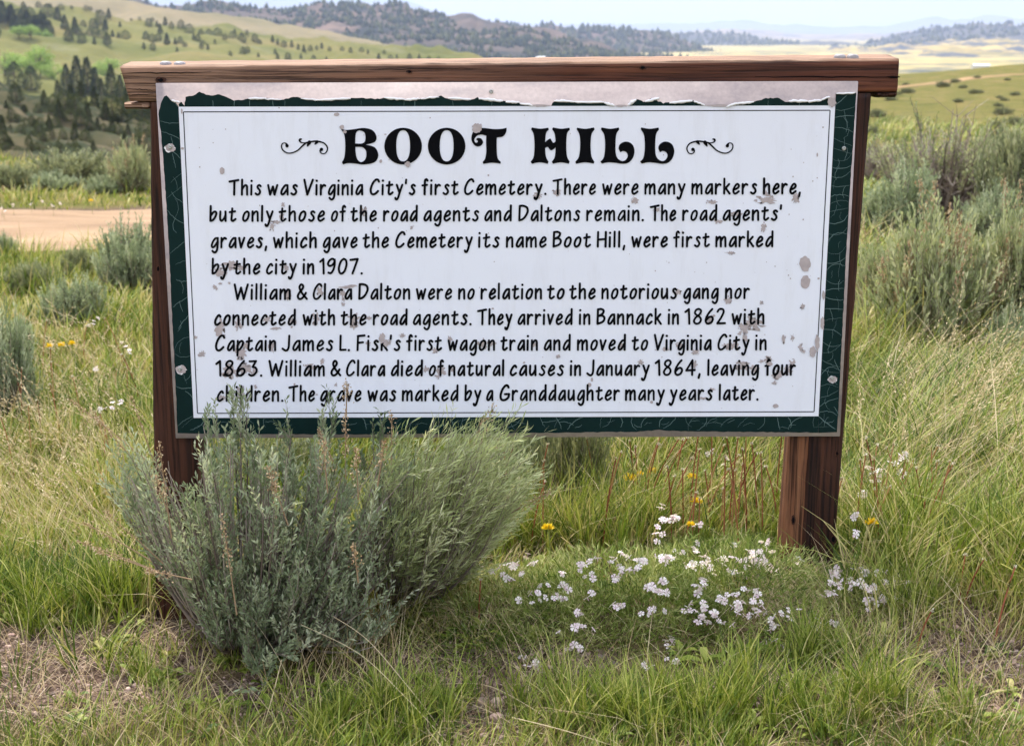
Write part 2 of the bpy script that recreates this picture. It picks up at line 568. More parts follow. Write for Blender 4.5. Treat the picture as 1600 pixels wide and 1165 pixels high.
def ground_z(x, y):
    x, y = np.asarray(x, float), np.asarray(y, float)
    r = np.hypot(x, y)
    near = 1 - sstep(9, 22, r)
    z = 0.075 * np.clip(x - 0.9, -3.2, 1.2) * near - 0.22 * (1 - near) * sstep(2, -4, x)
    z = z + 0.09 * (fbm(x * 0.9, y * 0.9, 3, 4) - 0.5) * sstep(0.2, 3, r)
    z = z + 0.5 * (fbm(x * 0.06 + 3, y * 0.06, 5, 3) - 0.5) * sstep(12, 45, r)
    e = plateau_edge(x, y)
    z = z + (-0.009 + 0.012 * sstep(0.24, 0.36, np.arctan2(x, y))) * np.clip(r - 25, 0, 50) * (1 - sstep(0, 30, r - e))
    z = z - 36 * sstep(0, 170, r - e) - 3.0 * sstep(0, 24, r - e)
    return z

def gp(px, py, lift=0.0):
    """ground point seen at that place of the photograph (lift: height above the ground)"""
    d = ray(px, py)
    t = np.full(np.shape(d)[:-1], 3.0)
    for _ in range(40):
        P = np.array([0, 0, H]) + d * t[..., None]
        err = P[..., 2] - ground_z(P[..., 0], P[..., 1]) - lift
        t = np.clip(t + 0.8 * err / np.maximum(-d[..., 2], 0.03), 0.5, 200)
    return np.array([0, 0, H]) + d * t[..., None]

BARE = [(90, 1060, 230, 95), (260, 1010, 120, 55), (745, 1105, 95, 75), (690, 1030, 120, 30), (1520, 1050, 190, 75), (1180, 1075, 90, 40), (860, 1030, 120, 26),
        (1470, 960, 90, 30), (440, 1090, 170, 40)]
def bareness(x, y):
    px, py = project(np.stack([x, y, ground_z(x, y)], -1))
    b = np.zeros(np.shape(x))
    w = 0.55 * (fbm(x * 5, y * 5, 91, 3) - 0.5)
    for cx, cy, rx, ry in BARE:
        q = np.hypot((px - cx) / rx, (py - cy) / ry) + w
        b = np.maximum(b, 1 - sstep(0.6, 1.15, q))
    return b

ROAD_C = [(-30, 12.0), (-12, 13.6), (-6, 14.3), (-3, 14.9), (1, 16.6), (3, 21), (5.5, 34), (8.6, 44), (13, 50), (19, 56), (27, 62), (40, 70)]
ROAD_W = 1.55
ROAD_END = 150           # where the packed road turns into a worn track (index along it)
def road_dist(x, y):
    best = np.full(np.shape(x), 1e9)
    wide = 1 + 1.6 * sstep(17, 26, np.hypot(x, y))
    for (x0, y0), (x1, y1) in zip(ROAD_C[:-1], ROAD_C[1:]):
        dx, dy = x1 - x0, y1 - y0
        t = np.clip(((x - x0) * dx + (y - y0) * dy) / (dx * dx + dy * dy), 0, 1)
        best = np.minimum(best, np.hypot(x - x0 - t * dx, y - y0 - t * dy))
    return best * wide

def build_ground():
    nr, na = 420, 420
    rr = np.concatenate([[0.0], 0.6 * (13500 / 0.6) ** np.linspace(0, 1, nr - 1)])
    aa = np.concatenate([np.linspace(-math.pi, -0.6, 40, endpoint=False), np.linspace(-0.6, 0.6, na - 80, endpoint=False), np.linspace(0.6, math.pi, 40)])
    R_, A_ = np.meshgrid(rr, aa, indexing='ij')
    X, Y = R_ * np.sin(A_), R_ * np.cos(A_)
    Z = ground_z(X, Y)
    cover = np.clip(1 - bareness(X, Y), 0, 1) * (0.55 + 0.45 * sstep(5, 9, R_))
    cover = np.where(road_dist(X, Y) < ROAD_W * 1.05, 0.1, cover)
    idx = np.arange(nr * na).reshape(nr, na)
    q = np.stack([idx[:-1, :-1], idx[1:, :-1], idx[1:, 1:], idx[:-1, 1:]], -1).reshape(-1, 4)
    near = (R_[:-1, :-1] < 1500).reshape(-1)
    me = mesh_np('ground', np.stack([X, Y, Z], -1).reshape(-1, 3), q, None, {"cover": cover.ravel()})
    me.materials.append(M['ground'])
    me.materials.append(mat_hill('valley_floor', [(0.25, lin(122, 118, 74)), (0.45, lin(166, 150, 96)), (0.6, lin(186, 166, 114)), (0.75, lin(140, 130, 86))],
                                 0.004, 0.02, lin(82, 86, 76), 0.014, (0.5, 0.6)))
    me.polygons.foreach_set("material_index", np.where((R_[:-1, :-1] < 120).reshape(-1)[:len(me.polygons)], 0, 1).astype(np.int32)) if len(me.polygons) == len(near) else None
    return tag(link('ground', me, None), kind='structure')
build_ground()


def build_road():
    pts = []
    for (x0, y0), (x1, y1) in zip(ROAD_C[:-1], ROAD_C[1:]):
        for k in range(30):
            t = k / 30
            pts.append((x0 + (x1 - x0) * t, y0 + (y1 - y0) * t))
    p = np.array(pts)
    for _ in range(60):
        p[1:-1] = 0.25 * p[:-2] + 0.5 * p[1:-1] + 0.25 * p[2:]
    T = np.gradient(p, axis=0)
    T /= np.linalg.norm(T, axis=1, keepdims=True)
    Nn = np.stack([-T[:, 1], T[:, 0]], 1)
    K = 13
    s = np.linspace(-1, 1, K)
    edge = 1 + 0.16 * (fbm(p[:, 0] * 1.2, p[:, 1] * 1.2, 31, 3) - 0.5)[:, None]
    edge = edge * (1 - 0.62 * sstep(17, 26, np.hypot(p[:, 0], p[:, 1])))[:, None]
    XY = p[:, None] + Nn[:, None] * (s[None, :] * ROAD_W * edge)[..., None]
    Z = ground_z(XY[..., 0], XY[..., 1]) + 0.035 - 0.04 * np.abs(s) ** 4 - 0.015 * np.exp(-((np.abs(s) - 0.5) / 0.12) ** 2)
    V = np.concatenate([XY, Z[..., None]], -1)
    idx = np.arange(V.shape[0] * K).reshape(-1, K)
    q = np.stack([idx[:-1, :-1], idx[1:, :-1], idx[1:, 1:], idx[:-1, 1:]], -1).reshape(-1, 4)
    far_ = np.hypot(V[:-1, 6, 0], V[:-1, 6, 1])
    cut = np.repeat(far_ < 20, K - 1)
    tag(link('dirt_road', mesh_np('dirt_road', V.reshape(-1, 3), q[cut]), M['road']), kind='structure')
    mt = mat_hill('worn_track', [(0.3, lin(128, 110, 74)), (0.5, lin(150, 124, 92)), (0.7, lin(164, 136, 104))], 0.7, 5.0)
    tag(link('dirt_track', mesh_np('dirt_track', V.reshape(-1, 3), q[~cut]), mt), kind='structure')
build_road()

# ------------------------------------------------------------------ hills: each its own landform at its own distance
class Hill:
    def __init__(s, name, crest, r0, r1, base, mat, amp=0.0, ns=1.0, prof=1.0, back=0.25, cols=400, rows=60, seed=0, drop=None):
        s.crest = np.array(crest, float)
        s.r0, s.r1, s.base, s.prof, s.amp, s.ns, s.seed = r0, r1, np.array(base, float), prof, amp, ns, seed
        px = np.linspace(s.crest[0, 0], s.crest[-1, 0], cols)
        t = np.linspace(0, 1, rows)
        PX, T = np.meshgrid(px, t)
        V = s.point(PX, T)
        tb = np.linspace(0, 1, 12)[1:]
        last = V[-1]
        dirs = last[:, :2] / np.linalg.norm(last[:, :2], axis=1, keepdims=True)
        depth = (drop if drop else max(30.0, s.r1 * 0.06))
        back_rows = [np.concatenate([last[:, :2] + dirs * s.r1 * back * k, (last[:, 2] - depth * k ** 1.5)[:, None]], 1) for k in tb]
        V = np.concatenate([V, np.array(back_rows)], 0)
        front = np.concatenate([V[0][:, :2] * 0.97, (V[0][:, 2] - 0.06 * s.r0)[:, None]], 1)[None]
        V = np.concatenate([front, V], 0)
        R, K = V.shape[:2]
        idx = np.arange(R * K).reshape(R, K)
        q = np.stack([idx[:-1, :-1], idx[:-1, 1:], idx[1:, 1:], idx[1:, :-1]], -1).reshape(-1, 4)
        s.obj = tag(link(name, mesh_np(name, V.reshape(-1, 3), q), mat), kind='structure')
    def py(s, px, t):
        c = np.interp(px, s.crest[:, 0], s.crest[:, 1])
        b = np.interp(px, s.base[:, 0], s.base[:, 1])
        return b + (c - b) * t ** s.prof
    def point(s, px, t):
        r = s.r0 + (s.r1 - s.r0) * t
        P = far(px, s.py(px, t), r)
        if s.amp:
            k = s.ns / s.r1
            P[..., 2] += s.amp * (fbm(P[..., 0] * k * 8, P[..., 1] * k * 8, s.seed, 5) - 0.5) * (0.25 + 0.75 * t)
        return P
    def surf(s, px, py):
        lo, hi = 0.0, 1.0
        for _ in range(40):
            mid = (lo + hi) / 2
            P = s.point(np.array([float(px)]), np.array([mid]))
            if project(P)[1][0] > py: lo = mid
            else: hi = mid
        return s.point(np.array([float(px)]), np.array([(lo + hi) / 2]))[0]

mh_green = mat_hill('hillside_grass', [(0.3, lin(82, 88, 44)), (0.5, lin(104, 102, 56)), (0.7, lin(126, 112, 72))], 0.012, 0.15, lin(112, 110, 76), 0.03, (0.58, 0.7))
mh_dark = mat_hill('shaded_gully_soil', [(0.3, lin(60, 62, 40)), (0.5, lin(80, 74, 54)), (0.7, lin(98, 86, 68))], 0.06, 0.9, lin(48, 54, 35), 0.22, (0.47, 0.56))  # soil colours darkened to carry the cloud shade lying on this slope
mh_tan = mat_hill('foothill_grass', [(0.3, lin(106, 100, 68)), (0.6, lin(130, 116, 86))], 0.008, 0.06)
mh_ridge = mat_hill('ridge_slope', [(0.3, lin(70, 66, 58)), (0.5, lin(96, 82, 72)), (0.7, lin(132, 108, 92))], 0.006, 0.03, lin(48, 50, 44), 0.012, (0.5, 0.6))
mh_meadow = mat_hill('ridge_meadow', [(0.3, lin(172, 164, 122)), (0.7, lin(194, 180, 140))], 0.006, 0.04)
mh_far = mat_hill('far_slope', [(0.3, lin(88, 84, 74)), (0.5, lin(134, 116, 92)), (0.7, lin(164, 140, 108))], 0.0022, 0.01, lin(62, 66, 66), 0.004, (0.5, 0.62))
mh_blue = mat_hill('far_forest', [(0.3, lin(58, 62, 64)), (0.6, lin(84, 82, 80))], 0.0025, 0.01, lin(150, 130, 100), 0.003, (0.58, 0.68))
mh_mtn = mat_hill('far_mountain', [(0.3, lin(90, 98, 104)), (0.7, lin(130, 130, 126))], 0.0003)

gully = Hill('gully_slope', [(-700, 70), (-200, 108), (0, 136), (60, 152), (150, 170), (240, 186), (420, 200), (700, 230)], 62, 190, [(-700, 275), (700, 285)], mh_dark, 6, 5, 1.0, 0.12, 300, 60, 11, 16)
green = Hill('hillside', [(-900, -60), (-300, -25), (0, -4), (70, 6), (130, 15), (200, 27), (300, 38), (400, 52), (500, 66), (600, 78), (700, 87), (820, 96), (1000, 104), (1300, 112)],
             225, 900, [(-900, 210), (300, 200), (1300, 150)], mh_green, 16, 4, 1.0, 0.2, 400, 90, 21, 45)
tan = Hill('foothill', [(-900, -90), (-200, -20), (0, -12), (180, 8), (270, 20), (330, 26), (420, 36), (520, 56), (620, 74), (720, 88), (840, 96), (1100, 104)],
           850, 1500, [(-900, 100), (1100, 120)], mh_tan, 20, 4, 1.2, 0.12, 300, 40, 31, 40)
ridge = Hill('forested_ridge', [(-900, -110), (-200, -50), (100, -28), (213, 0), (240, 7), (264, 11), (285, 8), (305, 4), (330, 3), (360, 6), (400, 11), (440, 11), (470, 8.5), (540, 9), (620, 11), (680, 17),
              (735, 25), (745, 31), (780, 33.5), (815, 39), (860, 50), (900, 60), (940, 70), (980, 80), (1040, 94), (1150, 108)],
             1500, 2400, [(-900, 110), (1150, 125)], mh_ridge, 34, 5, 0.9, 0.1, 700, 70, 41, 110)
ridge2 = Hill('wooded_ridge', [(600, 60), (760, 34), (800, 38), (830, 42), (870, 43), (920, 44), (970, 47), (1010, 53), (1050, 62), (1090, 74), (1130, 85), (1170, 96), (1260, 108)],
              2600, 3400, [(600, 125), (1260, 118)], mh_ridge, 40, 5, 0.9, 0.1, 400, 40, 43, 120)
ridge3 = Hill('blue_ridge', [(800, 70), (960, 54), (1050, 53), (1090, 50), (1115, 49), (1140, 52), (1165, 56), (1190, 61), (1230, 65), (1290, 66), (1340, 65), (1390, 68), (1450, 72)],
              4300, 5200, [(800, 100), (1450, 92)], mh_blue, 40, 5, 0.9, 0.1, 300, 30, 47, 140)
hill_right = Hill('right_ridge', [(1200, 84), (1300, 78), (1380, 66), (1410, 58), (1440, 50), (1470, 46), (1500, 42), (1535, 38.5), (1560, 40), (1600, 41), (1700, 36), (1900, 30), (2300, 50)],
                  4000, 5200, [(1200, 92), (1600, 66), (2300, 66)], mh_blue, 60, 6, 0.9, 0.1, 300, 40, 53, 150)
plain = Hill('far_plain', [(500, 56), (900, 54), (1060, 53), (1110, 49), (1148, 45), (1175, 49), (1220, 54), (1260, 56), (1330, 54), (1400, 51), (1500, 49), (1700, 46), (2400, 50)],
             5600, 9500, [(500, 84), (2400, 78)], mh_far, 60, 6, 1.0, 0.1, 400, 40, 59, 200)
rise = Hill('valley_rise', [(1000, 100), (1100, 96), (1180, 90), (1250, 82), (1300, 77), (1350, 75), (1400, 70), (1450, 68), (1500, 65), (1560, 63), (1600, 64), (1700, 60), (2000, 62), (2400, 70)],
            1700, 3800, [(1000, 112), (2400, 112)], mat_hill('rise_grass', [(0.3, lin(118, 110, 72)), (0.5, lin(166, 144, 88)), (0.7, lin(184, 162, 108))], 0.006, 0.03, lin(70, 74, 80), 0.010, (0.47, 0.55)), 36, 9, 1.0, 0.1, 300, 50, 67, 60)
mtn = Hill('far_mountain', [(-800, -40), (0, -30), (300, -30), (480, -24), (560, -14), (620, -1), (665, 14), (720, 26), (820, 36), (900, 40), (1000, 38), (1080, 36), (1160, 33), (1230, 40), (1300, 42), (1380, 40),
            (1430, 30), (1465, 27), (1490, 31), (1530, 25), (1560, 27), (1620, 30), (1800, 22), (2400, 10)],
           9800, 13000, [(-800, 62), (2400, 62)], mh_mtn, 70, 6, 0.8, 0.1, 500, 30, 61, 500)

# ------------------------------------------------------------------ the sign
def catmull(pts, n=6, closed=False):
    """smooth a list of (x, y[, r]) points; a point with flag 1 appended as last item 'c' is a corner"""
    pts = [tuple(p) for p in pts]
    P = [np.array([float(v) for v in p if v != 'c']) for p in pts]
    cor = ['c' in p for p in pts]
    m = len(P)
    out = []
    segs = m if closed else m - 1
    for i in range(segs):
        p1, p2 = P[i], P[(i + 1) % m]
        p0 = P[(i - 1) % m] if (closed or i > 0) else p1
        p3 = P[(i + 2) % m] if (closed or i + 2 < m) else p2
        m1 = (p2 - p1) * 0.7 if cor[i] else (p2 - p0) * 0.5
        m2 = (p2 - p1) * 0.7 if cor[(i + 1) % m] else (p3 - p1) * 0.5
        for k in range(n):
            t = k / n
            out.append((2 * t ** 3 - 3 * t ** 2 + 1) * p1 + (t ** 3 - 2 * t ** 2 + t) * m1 + (-2 * t ** 3 + 3 * t ** 2) * p2 + (t ** 3 - t ** 2) * m2)
    if not closed: out.append(P[-1])
    return np.array(out)

class Ink:
    """flat film pieces collected in photo coordinates on the board plane y = Y"""
    def __init__(s, Y): s.Y, s.mb = Y, MB()
    def pts(s, p): return at(p[:, 0], p[:, 1], np.full(len(p), s.Y))
    def poly(s, outer, holes=()):
        loops = [np.asarray(outer, float)] + [np.asarray(h, float) for h in holes]
        tri = tessellate_polygon([[Vector((p[0], -p[1], 0)) for p in l] for l in loops])
        tri = np.array(tri)
        V = s.pts(np.concatenate(loops)[:, :2])
        a, b, c = V[tri[:, 0]], V[tri[:, 1]], V[tri[:, 2]]
        flip = np.cross(b - a, c - a)[:, 1] > 0
        tri[flip] = tri[flip][:, ::-1]
        s.mb.add(V, None, tri)
    def stroke(s, p, r):
        p = np.asarray(p, float)
        r = np.broadcast_to(np.asarray(r, float), (len(p),))
        keep = np.concatenate([[True], np.linalg.norm(np.diff(p[:, :2], axis=0), axis=1) > 1e-4])
        p, r = p[keep], r[keep]
        if len(p) < 2: return
        d = np.diff(p, axis=0)
        d /= np.linalg.norm(d, axis=1, keepdims=True)
        t = np.concatenate([d[:1], d[:-1] + d[1:], d[-1:]])
        ln = np.linalg.norm(t, axis=1, keepdims=True)
        t = t / np.maximum(ln, 1e-6)
        nrm = np.stack([-t[:, 1], t[:, 0]], 1)
        c = np.ones(len(p))
        c[1:-1] = np.clip(np.sum(t[1:-1] * d[1:], axis=1), 0.6, 1)
        Lf, Rt = p + nrm * (r / c)[:, None], p - nrm * (r / c)[:, None]
        # rounded caps
        def cap(c0, tt, nn, rr):
            an = np.linspace(0, math.pi, 7)[1:-1]
            return c0 + rr * (nn * np.cos(an)[:, None] + tt * np.sin(an)[:, None])
        ring = np.concatenate([Lf, cap(p[-1], t[-1], nrm[-1], r[-1]), Rt[::-1], cap(p[0], -t[0], -nrm[0], r[0])])
        n = len(p)
        V = s.pts(np.concatenate([Lf, Rt, ring[n:n + 5], ring[2 * n + 5:]]))
        q = [(i, i + 1, n + i + 1, n + i) for i in range(n - 1)]
        e, f = 2 * n, 2 * n + 5
        tri = []
        fan = [n - 1] + list(range(e, e + 5)) + [2 * n - 1]
        tri += [(fan[0], fan[k], fan[k + 1]) for k in range(1, 6)]
        fan = [n] + list(range(f, f + 5)) + [0]
        tri += [(fan[0], fan[k], fan[k + 1]) for k in range(1, 6)]
        s.mb.add(V, q, tri)
    def disc(s, x, y, r, sy=1.0):
        a = np.linspace(0, 2 * math.pi, 14, endpoint=False)
        s.poly(np.stack([x + r * np.cos(a), y + r * sy * np.sin(a)], 1))
    def blob(s, x, y, rx, ry, jag=0.35, n=20):
        a = np.linspace(0, 2 * math.pi, n, endpoint=False)
        k = 1 + jag * rng.uniform(-1, 1, n)
        s.poly(np.stack([x + rx * k * np.cos(a), y + ry * k * np.sin(a)], 1))
    def make(s, name, mat, parent, origin):
        return link(name, s.mb.mesh(name, origin, False), mat, parent)

SIGN_O = np.array([0.0, D + 0.08, 0.0])
sign = thing('sign', 'wooden framed white information board with dark green border and peeling paint', 'sign', SIGN_O)

def prism(mb, quad_front, depth, back_dy=0.0):
    """box whose front face is the four world points (TL, TR, BR, BL)"""
    f = np.asarray(quad_front, float)
    b = f + np.array([0, depth, back_dy])
    V = np.concatenate([f, b])
    q = [(3, 2, 1, 0), (4, 5, 6, 7), (0, 1, 5, 4), (1, 2, 6, 5), (2, 3, 7, 6), (3, 0, 4, 7)]
    mb.add(V, q)

def timber(name, quad, Y, depth, mat, parent, along=0, n=70, jit=0.0016, extra=None, topback=0.0, seed=1):
    """rough sawn timber: quad = TL, TR, BR, BL photo corners of its front face on plane Y; chamfered, slightly uneven"""
    tl, tr, br, bl = [at(np.array(p[0]), np.array(p[1]), np.array(Y)) for p in quad]
    if along == 0: A0, A1, B0, B1 = tl, tr, bl, br
    else: A0, A1, B0, B1 = bl, tl, br, tr
    ch, r_ = 0.006, []
    sec = [(0, 0, 1), (0.25, 0, 0), (0.5, 0, 0), (0.75, 0, 0), (1, 0, 1), (1, .33, 0), (1, .66, 0), (1, 1, 1), (.66, 1, 0), (.33, 1, 0), (0, 1, 1), (0, .66, 0), (0, .33, 0)]
    prof = []
    for u, w, cnr in sec:
        if cnr:
            du, dw = (1 if u == 0 else -1), (1 if w == 0 else -1)
            ordr = [(u, w, 0, dw * ch), (u, w, du * ch, 0)] if (u == w) else [(u, w, du * ch, 0), (u, w, 0, dw * ch)]
            prof += ordr
        else: prof.append((u, w, 0, 0))
    K = len(prof)
    V = np.zeros((n, K, 3))
    for i in range(n):
        t = i / (n - 1)
        a, b = A0 + (A1 - A0) * t, B0 + (B1 - B0) * t
        d = b - a
        ln = np.linalg.norm(d)
        d = d / ln
        for k, (u, w, eu, ew) in enumerate(prof):
            p = a + d * (u * ln + eu) + np.array([0, w * depth + ew, 0])
            if along == 0 and u < 0.5: p = p + np.array([0, 0, topback * w])
            V[i, k] = p
    sarr = np.arange(K)[None] * 1.7 + seed * 31
    tarr = np.arange(n)[:, None] * 0.22
    jj = (fbm(tarr + 0 * sarr, sarr + 0 * tarr, seed, 3) - 0.5) * 2 * jit
    V[..., 2] += jj * (1 if along == 0 else 0.2)
    V[..., 0] += jj * (0.2 if along == 0 else 1)
    V[..., 1] += np.roll(jj, 3, 1) * 0.7
    idx = np.arange(n * K).reshape(n, K)
    q = np.stack([idx[:-1], idx[1:], np.roll(idx[1:], -1, 1), np.roll(idx[:-1], -1, 1)], -1).reshape(-1, 4)
    mb = MB()
    c0, c1 = V[0].mean(0), V[-1].mean(0)
    base = n * K
    t0 = [(base, idx[0, k], idx[0, (k + 1) % K]) for k in range(K)]
    t1 = [(base + 1, idx[-1, (k + 1) % K], idx[-1, k]) for k in range(K)]
    mb.add(np.concatenate([V.reshape(-1, 3), [c0, c1]]), q, t0 + t1)
    me = mb.mesh(name, SIGN_O, False)
    bm = bmesh.new()
    bm.from_mesh(me)
    bmesh.ops.recalc_face_normals(bm, faces=bm.faces)
    bm.to_mesh(me)
    bm.free()
    return link(name, me, mat, parent)

YB = D + 0.014                                   # front of the timbers, just behind the panel
def build_sign():
    # panel with thickness
    bq = [(243, 130), (1341, 127), (1312.5, 681.5), (274.5, 684.5)]
    mb = MB()
    prism(mb, [at(np.array(x), np.array(y), np.array(D)) for x, y in bq], 0.012)
    me = mb.mesh('panel', SIGN_O, False)
    bm = bmesh.new()
    bm.from_mesh(me)
    bmesh.ops.recalc_face_normals(bm, faces=bm.faces)
    bmesh.ops.bevel(bm, geom=list(bm.edges), offset=0.0012, segments=2, affect='EDGES')
    bm.to_mesh(me)
    bm.free()
    panel = link('panel', me, M['backing'], sign)

    # --- green border film with its torn upper edge
    g = Ink(D - 0.0008)
    def jag(pts, amp=1.1, step=3.5):
        out = []
        for (x0, y0), (x1, y1) in zip(pts[:-1], pts[1:]):
            n = max(1, int(math.hypot(x1 - x0, y1 - y0) / step))
            for k in range(n):
                t = k / n
                out.append((x0 + (x1 - x0) * t + random.uniform(-1, 1) * amp * 0.5, y0 + (y1 - y0) * t + random.uniform(-1, 1) * amp))
        out.append(pts[-1])
        return out
    wl_x = lambda y: 279 + (302.5 - 279) * (y - 167) / 485
    wr_x = lambda y: 1305 + (1279 - 1305) * (y - 165) / 485
    left = jag([(277.5, 677), (276, 640), (273, 575), (270, 520), (266, 430), (262, 350), (258, 290), (254, 235), (251, 205), (248, 185), (247.5, 178), (251, 162), (256.5, 150.5), (260, 149.5), (267, 156), (274, 160)], 0.8, 5)
    left += [(wl_x(167) + 1, 168), (303, 653), (303, 677)]
    g.poly(left)
    tops = [[(280, 167.5), (279, 163)] + jag([(283, 160), (288, 165), (290, 151.5), (296, 151.3), (312, 144), (326, 148.5), (347, 148.5), (356, 152.8), (365, 156.7), (376, 156.7), (390, 153.8), (415, 153.8), (426, 155.6), (443, 155), (458, 152), (479, 154),
             (500, 157.4), (522, 155.6), (550, 153.8), (586, 154.5), (600, 152.8), (632, 155.6), (657, 154.6), (689, 150.3), (707, 156.3), (736, 155.6), (746, 153), (761, 157.4), (786, 158.5), (801, 159.5), (830, 165)]) + [(830, 167.5)],
            [(860, 167.5)] + jag([(861, 164.5), (865.5, 158.5), (897, 159), (922, 161), (945, 160), (960, 165.3)]) + [(960, 167.5)],
            [(980, 167.5)] + jag([(981, 165), (994, 155), (1006, 160), (1018, 153.8), (1036, 161), (1061, 161), (1083, 157.4), (1100, 165)]) + [(1101, 167.3)],
            [(1148, 167)] + jag([(1149, 164.5), (1172, 160), (1197, 153.8), (1218, 153.8), (1227, 160), (1243, 157.4), (1279, 158.5), (1294, 153)]) + [(1294, 166)]]
    for t in tops: g.poly(t)
    right = [(1279, 650), (1279, 676)] + jag([(1308, 675), (1310, 640), (1316, 520), (1322, 400), (1329, 280), (1334, 210), (1338, 145)], 0.7, 6) + jag([(1338, 145), (1325, 146), (1306, 146.7)], 1.3) + [(1305, 168)]
    g.poly(right)
    bot = [(303, 653), (1279, 650)] + jag([(1279, 675.5), (1100, 674), (1046, 673), (1030, 671.5), (1000, 674), (800, 676.5), (560, 678.5), (303, 677)], 0.6, 6)
    g.poly(bot)
    g.make('green_border', M['green'], panel, SIGN_O)

    # --- fine pale cracks in the green film
    k = Ink(D - 0.0012)
    def crack(x0, y0, x1, y1, bulge, w=0.42, n=9):
        w = w * 0.72
        t = np.linspace(0, 1, n)
        nx, ny = -(y1 - y0), (x1 - x0)
        p = np.stack([x0 + (x1 - x0) * t + nx * bulge * 4 * t * (1 - t) * 0.25, y0 + (y1 - y0) * t + ny * bulge * 4 * t * (1 - t) * 0.25], 1)
        p[1:-1] += rng.normal(0, 0.4, (n - 2, 2))
        k.stroke(p, w * rng.uniform(0.45, 1.3) * (0.5 + 0.7 * np.sin(np.linspace(.5, 2.9, n))))
    gl_x = lambda y: np.interp(y, [178, 205, 290, 430, 575, 677], [249, 252, 259, 267, 274, 278])
    gr_x = lambda y: np.interp(y, [145, 210, 280, 400, 520, 675], [1337, 1333, 1328, 1321, 1315, 1307])
    y = 192.0
    while y < 655:
        dy = random.uniform(-22, 22)
        y1 = min(668, max(170, y + dy))
        crack(wl_x(y), y, gl_x(y1) + random.choice([0, 0, 8, 14]), y1, random.uniform(-.8, .8))
        if random.random() < 0.5:
            xm = 0.5 * (wl_x(y) + gl_x(y)); crack(xm, y + dy * .4, xm + random.uniform(-9, 9), y + random.uniform(12, 26), random.uniform(-1, 1), 0.3)
        y += random.uniform(17, 34)
    y = 172.0
    while y < 650:
        dy = random.uniform(-14, 14)
        y1 = min(668, max(155, y + dy))
        crack(wr_x(y), y, gr_x(y1), y1, random.uniform(-1.2, 1.2), 0.42)
        if random.random() < 0.9:
            xm = wr_x(y) + random.uniform(8, 24); crack(xm, y, xm + random.uniform(-10, 10), y + random.uniform(10, 24), random.uniform(-1, 1), 0.3)
        y += random.uniform(9, 19)
    x = 320.0
    while x < 1300:
        bt = 672
        dx = random.uniform(-26, 10)
        crack(x, 651.5, x + dx, bt + random.uniform(-6, 0), random.uniform(-0.9, 0.9), 0.4)
        if random.random() < 0.75:
            ym = random.uniform(658, 668); crack(x + dx * .5, ym, x + dx * .5 + random.uniform(10, 24), ym + random.uniform(-6, 5), random.uniform(-.8, .8), 0.3)
        x += random.uniform(14, 30) * (1.5 if x < 600 else 1)
    for x in (333, 366, 390, 427, 445, 564, 631, 648, 708, 768, 1200, 1250): crack(x, 166, x + random.uniform(-1, 1), 157, 0.0, 0.4, 4)
    crack(279, 167, 262, 151, 0.05, 0.4); crack(1305, 165, 1325, 147, 0.05, 0.45); crack(1279, 650, 1305, 670, 0.1, 0.5); crack(302, 652, 284, 668, 0.1, 0.4)
    k.make('crack_line', M['crack'], panel, SIGN_O)

    # --- white panel film and its thin black outline
    w = Ink(D - 0.0020)
    wq = np.array([(279, 167), (1305, 165), (1279, 650), (302.5, 652.5)], float)
    w.poly(np.concatenate([wq[i] + (wq[(i + 1) % 4] - wq[i]) * np.linspace(0, 1, 20, endpoint=False)[:, None] for i in range(4)]))
    w.make('white_face', M['white'], panel, SIGN_O)
    ln = Ink(D - 0.0026)
    lq = np.array([(286.5, 175), (1297, 172.5), (1272, 643), (308.5, 645.5)], float)
    for i in range(4):
        a, b = lq[i], lq[(i + 1) % 4]
        d = (b - a) / np.linalg.norm(b - a)
        ln.stroke(np.array([a + d * 0.8, b - d * 0.8]), 0.72)
    ln.make('outline', M['ink'], panel, SIGN_O)

    # --- spots where the film has worn down to the panel (under and over the lettering)
    un, ov = Ink(D - 0.0032), Ink(D - 0.0044)
    def scuff(x, y, rx, ry, n=5):
        un.blob(x, y, rx, ry, 0.55, 26)
        for _ in range(n):
            a = random.uniform(0, 6.28)
            un.blob(x + math.cos(a) * rx * random.uniform(.8, 1.5), y + math.sin(a) * ry * random.uniform(.8, 1.5), rx * random.uniform(.1, .45), ry * random.uniform(.1, .45), 0.6, 9)
